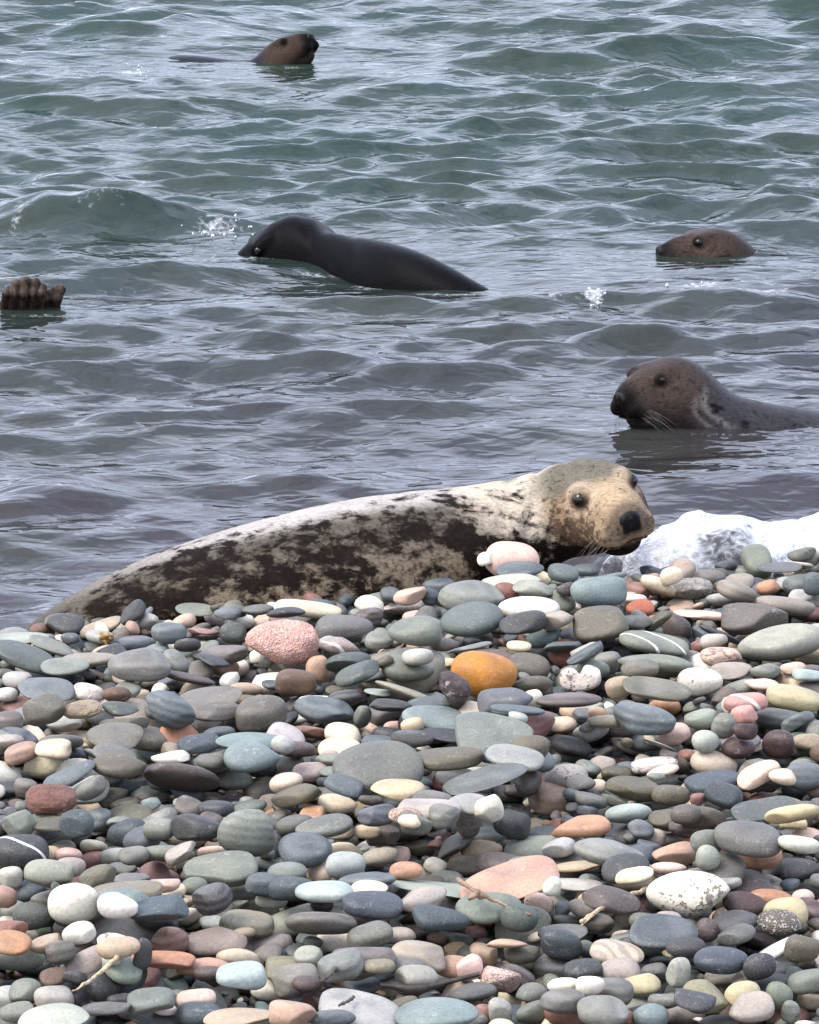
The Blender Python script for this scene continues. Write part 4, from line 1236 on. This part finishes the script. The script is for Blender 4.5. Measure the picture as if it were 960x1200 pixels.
def swimming_seals():
    # right: head up, both eyes showing
    Y = 15.45
    hd = Head(atY(784, 454, Y), (-.76, -.64, -.06), roll=rad(-4), s=1.0)
    st = [silhouette_station(px, py, yy, ry, rz) for px, py, yy, ry, rz in
          ((790, 436, Y, .11, .11), (822, 442, Y + .02, .14, .14), (850, 461, Y + .04, .17, .17), (900, 473, Y + .05, .20, .19), (960, 482, Y + .06, .23, .20), (1060, 492, Y + .1, .24, .2), (1180, 505, Y + .15, .2, .17))]
    p = plain_paint((116, 100, 90), (92, 92, 97), (40, 36, 36), .36, .42); p.fold = 1.0
    make_seal('grey_seal', 'slate-grey seal with brown face and pale painted neck glints, swimming with its head raised', (hd.c[0], Y, -.05), hd, st,
              (hd.c[0] - .34, Y - .45, -.32), (st[-1][0] + .02, Y + .45, .34), .010, ((hd.c[0] - .35, 9, -.3), (hd.c[0] + .12, 99, 9), .0065), p, WET, neck=.09)
    # bull with only the flat top of its head out
    Y = 18.75
    hd = Head(atY(838, 297, Y), (-.965, -.26, .06), roll=rad(-3), s=1.0, snout=1.06)
    st = [silhouette_station(px, py, yy, ry, rz) for px, py, yy, ry, rz in
          ((842, 283, Y, .11, .10), (872, 300, Y + .04, .16, .14), (930, 312, Y + .10, .2, .17), (1000, 322, Y + .2, .24, .2), (1080, 330, Y + .3, .2, .17))]
    p = plain_paint((112, 94, 84), (92, 82, 76), (46, 40, 40), .36, .42)
    make_seal('grey_seal', 'brown seal showing only its flat-topped head in profile above the water', (hd.c[0], Y, -.1), hd, st,
              (hd.c[0] - .40, Y - .42, -.38), (st[-1][0] + .02, Y + .62, .26), .0105, None, p, WET, neck=.09)
    # black one rolling through a wave, face down
    Y = 18.75
    hd = Head(atY(336, 289, Y), (-.88, -.12, -.46), roll=0, s=1.10)
    st = [silhouette_station(px, py, yy, ry, rz) for px, py, yy, ry, rz in
          ((345, 262, Y, .13, .13), (372, 269, Y - .08, .165, .16), (398, 275, Y - .18, .21, .20), (440, 280, Y - .40, .24, .22), (490, 293, Y - .56, .21, .19), (530, 313, Y - .68, .17, .15), (575, 341, Y - .80, .11, .09), (630, 362, Y - .95, .07, .05))]
    p = plain_paint((34, 33, 35), (30, 30, 33), (26, 25, 26), .05, .1)
    make_seal('grey_seal', 'glossy black seal with arched back, rolling face down through a wave', (hd.c[0], Y - .3, -.1), hd, st,
              (hd.c[0] - .36, Y - 1.2, -.42), (st[-1][0] + .02, Y + .34, .34), .0105, None, p, WET, neck=.09, whisk=False,
              extra=lambda F, P: F + .004 * np.exp(-((P[0] - hd.c[0] - .10 + .5 * (P[2] - .1)) / .016) ** 2) + .005 * np.exp(-((P[0] - hd.c[0] - .17 + .5 * (P[2] - .1)) / .02) ** 2) + .006 * np.exp(-((P[0] - hd.c[0] - .30 + .3 * (P[2] - .1)) / .03) ** 2))
    # far one, nose in the air
    Y = 24.4
    hd = Head(atY(330, 68, Y), (.74, -.40, .54), roll=0, s=.95)
    st = [silhouette_station(px, py, yy, ry, rz) for px, py, yy, ry, rz in
          ((120, 92, Y + .25, .10, .08), (165, 72, Y + .2, .16, .13), (215, 63, Y + .12, .21, .17), (262, 69, Y + .06, .2, .17), (300, 74, Y + .02, .16, .14), (330, 62, Y, .12, .12))]
    p = plain_paint((98, 82, 72), (58, 60, 66), (30, 28, 28), .15, .25)
    make_seal('grey_seal', 'reddish-brown seal far out with its nose tipped up and back awash', (hd.c[0], Y, -.1), hd, st,
              (st[0][0] - .02, Y - .34, -.4), (hd.c[0] + .34, Y + .55, .34), .0115, None, p, WET, neck=.09, whisk=False, eyes=())

def flipper_seal():
    """only the hind end shows: two ribbed flippers held out of the water"""
    Y = 17.45
    s = ppm(Y)
    base = atZ(10, 364, 0.0)
    root = empty('grey_seal', base)
    tag(root, 'seal showing only its two ribbed brown hind flippers above the water', 'seal')
    fm = NT('flipper_skin')
    v = fm.objvec()
    n = fm.noise(fm.mapping(v, (1, 1, .35)), 60, 4, .6)
    fm.l(fm.mix(fm.rmap(n, .3, .7), (0.012, 0.008, 0.006), (0.060, 0.040, 0.028)), fm.bsdf.inputs['Base Color'])
    fm.bsdf.inputs['Roughness'].default_value = .42; fm.bsdf.inputs['IOR'].default_value = 1.2
    fm.l(fm.bump(n, .5, .004), fm.bsdf.inputs['Normal'])
    def px2(px, py, dy=0.0):
        return atY(px, py, Y + dy) - base
    def flip(digits, yoff):
        lo = np.min([p for d in digits for p in d[0]], 0) - .06; hi = np.max([p for d in digits for p in d[0]], 0) + .06
        ax, P = grid(lo, hi, .005)
        F = None
        for pts, r in digits:
            D = None
            for a, b in zip(pts[:-1], pts[1:]):
                c_ = capsule(P, a, b, r, r)
                D = c_ if D is None else smin(D, c_, .01)
            F = D if F is None else smin(F, D, .005)
        Vv, Ff = surface_nets(F, *ax)
        Vv = relax(Vv, Ff, 2)
        me = mesh_np('hind_flipper', Vv, Ff); me.materials.append(fm.m)
        o = bpy.data.objects.new('hind_flipper', me); link(o, root)
    dg = []
    for k, (tx, ty, bx) in enumerate(((11, 334, 4), (20, 327, 14), (31, 324, 26), (42, 325, 38), (50, 331, 47))):
        dg.append(([px2(bx - 6, 385, .12), px2(bx, 362, .02), px2((tx + bx) / 2, 344, -.035), px2(tx, ty + 6, -.02), px2(tx - 2, ty + 4, .05)], .0205 - .002 * abs(k - 2)))
    flip(dg, 0)
    dg = []
    for k, (tx, ty, bx) in enumerate(((58, 340, 50), (66, 335, 57), (72, 335, 64))):
        dg.append(([px2(bx - 10, 388, .2), px2(bx, 366, .10), px2((tx + bx) / 2, 350, .05), px2(tx, ty + 4, .06), px2(tx, ty + 3, .11)], .018))
    flip(dg, 0)
    st = [(base[0] - 1.5, Y + .1, -.10, .26, .20), (base[0] - .9, Y + .1, -.10, .26, .2), (base[0] - .35, Y + .08, -.07, .16, .13), (base[0] - .08, Y + .08, -.06, .11, .085), (base[0] + .16, Y + .08, -.09, .07, .05)]
    ax, P = grid((base[0] - 1.55, Y - .3, -.4), (base[0] + .2, Y + .5, .3), .014)
    Vv, Ff = surface_nets(loft(P, st), *ax)
    me = mesh_np('body', Vv - base, Ff)
    attr_c(me, 'fur', np.repeat(lin((50, 46, 46))[None] * .4, len(Vv), 0)); attr_f(me, 'blotch', np.full(len(Vv), .1)); attr_f(me, 'speck', np.full(len(Vv), .1))
    me.materials.append(WET)
    link(bpy.data.objects.new('body', me), root)

resting_seal()
swimming_seals()
flipper_seal()

# ------------------------------------------------------------------ driftwood, dried weed, spray
def hit(px, py):
    """first point of the stones met by the line of sight"""
    d = ray(px, py); o = np.array([0, 0, CAMZ])
    for Y in np.arange(7.2, 13.0, .006):
        P = o + d * (Y / d[1])
        i, j = int((P[1] - GY0) / GR), int((P[0] - GX0) / GR)
        if 0 <= i < G.shape[0] and 0 <= j < G.shape[1] and P[2] <= G[i, j]:
            return P
    return atZ(px, py, .33)

def wood(name, col):
    m = NT(name)
    v = m.objvec()
    n = m.noise(m.mapping(v, (30, 30, 30)), 3, 5, .65, .5)
    m.l(m.mix(m.rmap(n, .3, .7), tuple(np.array(col) * .5), tuple(np.array(col) * 1.4)), m.bsdf.inputs['Base Color'])
    m.bsdf.inputs['Roughness'].default_value = .8
    m.l(m.bump(n, .7, .003), m.bsdf.inputs['Normal'])
    return m.m

def stick(name, label, pix, r0, r1, mat, knots=(), lift=.006):
    r = np.random.default_rng(len(label))
    a, b = hit(*pix[0]), hit(*pix[-1])
    pts = []
    hs = [hit(*p) for p in pix]
    n = 14
    seg = np.linspace(0, len(hs) - 1, n)
    path = np.array([np.array([np.interp(s, range(len(hs)), [h[k] for h in hs]) for k in range(3)]) for s in seg])
    top = 0
    for p in path:
        i, j = int((p[1] - GY0) / GR), int((p[0] - GX0) / GR)
        top = max(top, G[max(i - 2, 0):i + 3, max(j - 2, 0):j + 3].max() - p[2])
    path[:, 2] += max(0, min(top, .05)) + lift
    path += r.normal(0, .0012, path.shape)
    rr = [r0 + (r1 - r0) * t / (n - 1) + r.uniform(-.0008, .0008) for t in range(n)]
    for k in knots: rr[k] *= 1.9
    base = path.mean(0)
    parts = [((path - base).tolist(), rr, 8)]
    return path - base, rr, base, parts

TW, TW2, TW3 = wood('twig_bark', (0.22, 0.14, 0.085)), wood('twig_pale', (0.42, 0.31, 0.19)), wood('twig_dark', (0.07, 0.05, 0.04))
def build_litter():
    def fin(name, label, cat, base, parts, mat):
        o = tube_mesh(name, parts, mat); o.location = base; tag(o, label, cat); return o
    p, rr, base, parts = stick('twig', 'knotted', [(537, 1058), (556, 1072), (580, 1083), (622, 1100)], .006, .003, TW, (5, 6))
    q = p[5]
    parts.append(([q, q + np.array([-.012, -.012, -.004]), q + np.array([-.022, -.016, -.010])], [.009, .007, .004], 7))
    fin('twig', 'knotted brown twig with broken side shoots, in front of the long salmon slab', 'twig', base, parts, TW)
    p, rr, base, parts = stick('twig', 'straight', [(682, 1107), (705, 1092), (757, 1068)], .004, .0065, TW2, ())
    q = p[1]
    parts.append(([p[4], p[2] + np.array([.004, -.014, .002]), q + np.array([-.01, -.03, -.004])], [.005, .004, .002], 6))
    fin('twig', 'straight tan stick with a split end, leaning below the big speckled white cobble', 'twig', base, parts, TW2)
    p, rr, base, parts = stick('twig', 'pale', [(86, 1192), (112, 1174), (139, 1150)], .0018, .006, TW2, ())
    fin('twig', 'thin pale straw-coloured splinter below the yellowish pebbles', 'twig', base, parts, TW2)
    p, rr, base, parts = stick('twig', 'bits', [(376, 1180), (386, 1172), (393, 1163)], .004, .004, TW3, (12,))
    fin('twig', 'short dark hooked bit of twig on the large pale grey stone', 'twig', base, parts, TW3)
    p, rr, base, parts = stick('twig', 'bits2', [(398, 1184), (415, 1175)], .003, .0035, TW3, ())
    fin('twig', 'short straight splinter of dark twig on the large pale grey stone', 'twig', base, parts, TW3)
    # dried pod
    a, b = hit(446, 1160), hit(562, 1168)
    n = 22
    pts = np.array([a + (b - a) * t for t in np.linspace(0, 1, n)]); pts[:, 2] = max(a[2], b[2]) + .012 - .012 * np.sin(np.linspace(0, math.pi, n))
    wd = [.004 + .021 * math.exp(-((t - .36) / .21) ** 2) for t in np.linspace(0, 1, n)]
    Vv, Ff, sd = [], [], 12
    for i in range(n):
        for k in range(sd):
            q = 2 * math.pi * k / sd
            Vv.append(pts[i] + np.array([0, math.cos(q) * wd[i], math.sin(q) * wd[i] * (.75 if math.sin(q) < 0 else .35) + .003 * math.sin(3 * q)]))
    for i in range(n - 1):
        for k in range(sd):
            k2 = (k + 1) % sd
            Ff.append((i * sd + k, (i + 1) * sd + k, (i + 1) * sd + k2, i * sd + k2))
    Vv = np.array(Vv); base = Vv.mean(0)
    me = mesh_np('seaweed_pod', Vv - base, np.array(Ff)); me.materials.append(simple_mat('dried_pod', (0.045, 0.036, 0.028), .5, .4, 0, 60))
    o = bpy.data.objects.new('seaweed_pod', me); link(o); o.location = base
    tag(o, 'dark brown dried pod of seaweed with a drawn-out tip, behind the long teal-grey stone', 'seaweed')
    # scrap of bladderwrack on the crest
    r = np.random.default_rng(6)
    c = hit(122, 750); parts = []
    for k in range(16):
        d = r.normal(size=3); d[2] = abs(d[2]) * .7; d /= np.linalg.norm(d)
        L = r.uniform(.018, .04)
        pts = [np.array([r.uniform(-.012, .012), r.uniform(-.012, .012), 0]) + d * L * t + np.array([0, 0, -.012 * t * t]) + r.normal(0, .002, 3) for t in np.linspace(0, 1, 5)]
        parts.append((pts, [.004, .006, .005, .0065, .002], 6))
    fin('seaweed_scrap', 'crumpled scrap of orange-brown seaweed on the crest near the tipped-up slate', 'seaweed', c + np.array([0, 0, .004]), parts, wood('dry_weed', (0.26, 0.15, 0.05)))

def build_spray():
    """drops and tatters of white water thrown up where waves slap the animals"""
    r = np.random.default_rng(15)
    d, f = ICO[2]
    Vs, Fs, n = [], [], 0
    for px, py, sx, sz, cnt in ((258, 278, .12, .10, 150), (697, 352, .04, .06, 300), (820, 346, .14, .05, 110), (885, 346, .16, .02, 60), (158, 88, .10, .08, 90), (70, 240, .12, .04, 70),
                                ):
        b = atZ(px, py, .0 if py < 600 else .16)
        for k in range(cnt // 5):
            s = abs(r.normal(0, .0022)) + .0009
            p = b + np.array([r.normal(0, sx * .6), r.normal(0, .05), abs(r.normal(0, sz * .55)) - .01])
            M = np.diag([s * r.uniform(.8, 1.8), s, s * r.uniform(.8, 1.9)])
            Vs.append(d @ M * (1 + .3 * np.sin(d[:, :1] * 5 + k)) + p); Fs.append(f + n); n += len(d)
    me = mesh_np('sea_spray', np.concatenate(Vs), np.concatenate(Fs))
    me.materials.append(simple_mat('white_water', (0.72, 0.74, 0.75), .35))
    o = bpy.data.objects.new('sea_spray', me); link(o)
    tag(o, 'scattered white drops of spray over the breaking wavelets', 'spray', kind='stuff')

build_litter()
build_spray()
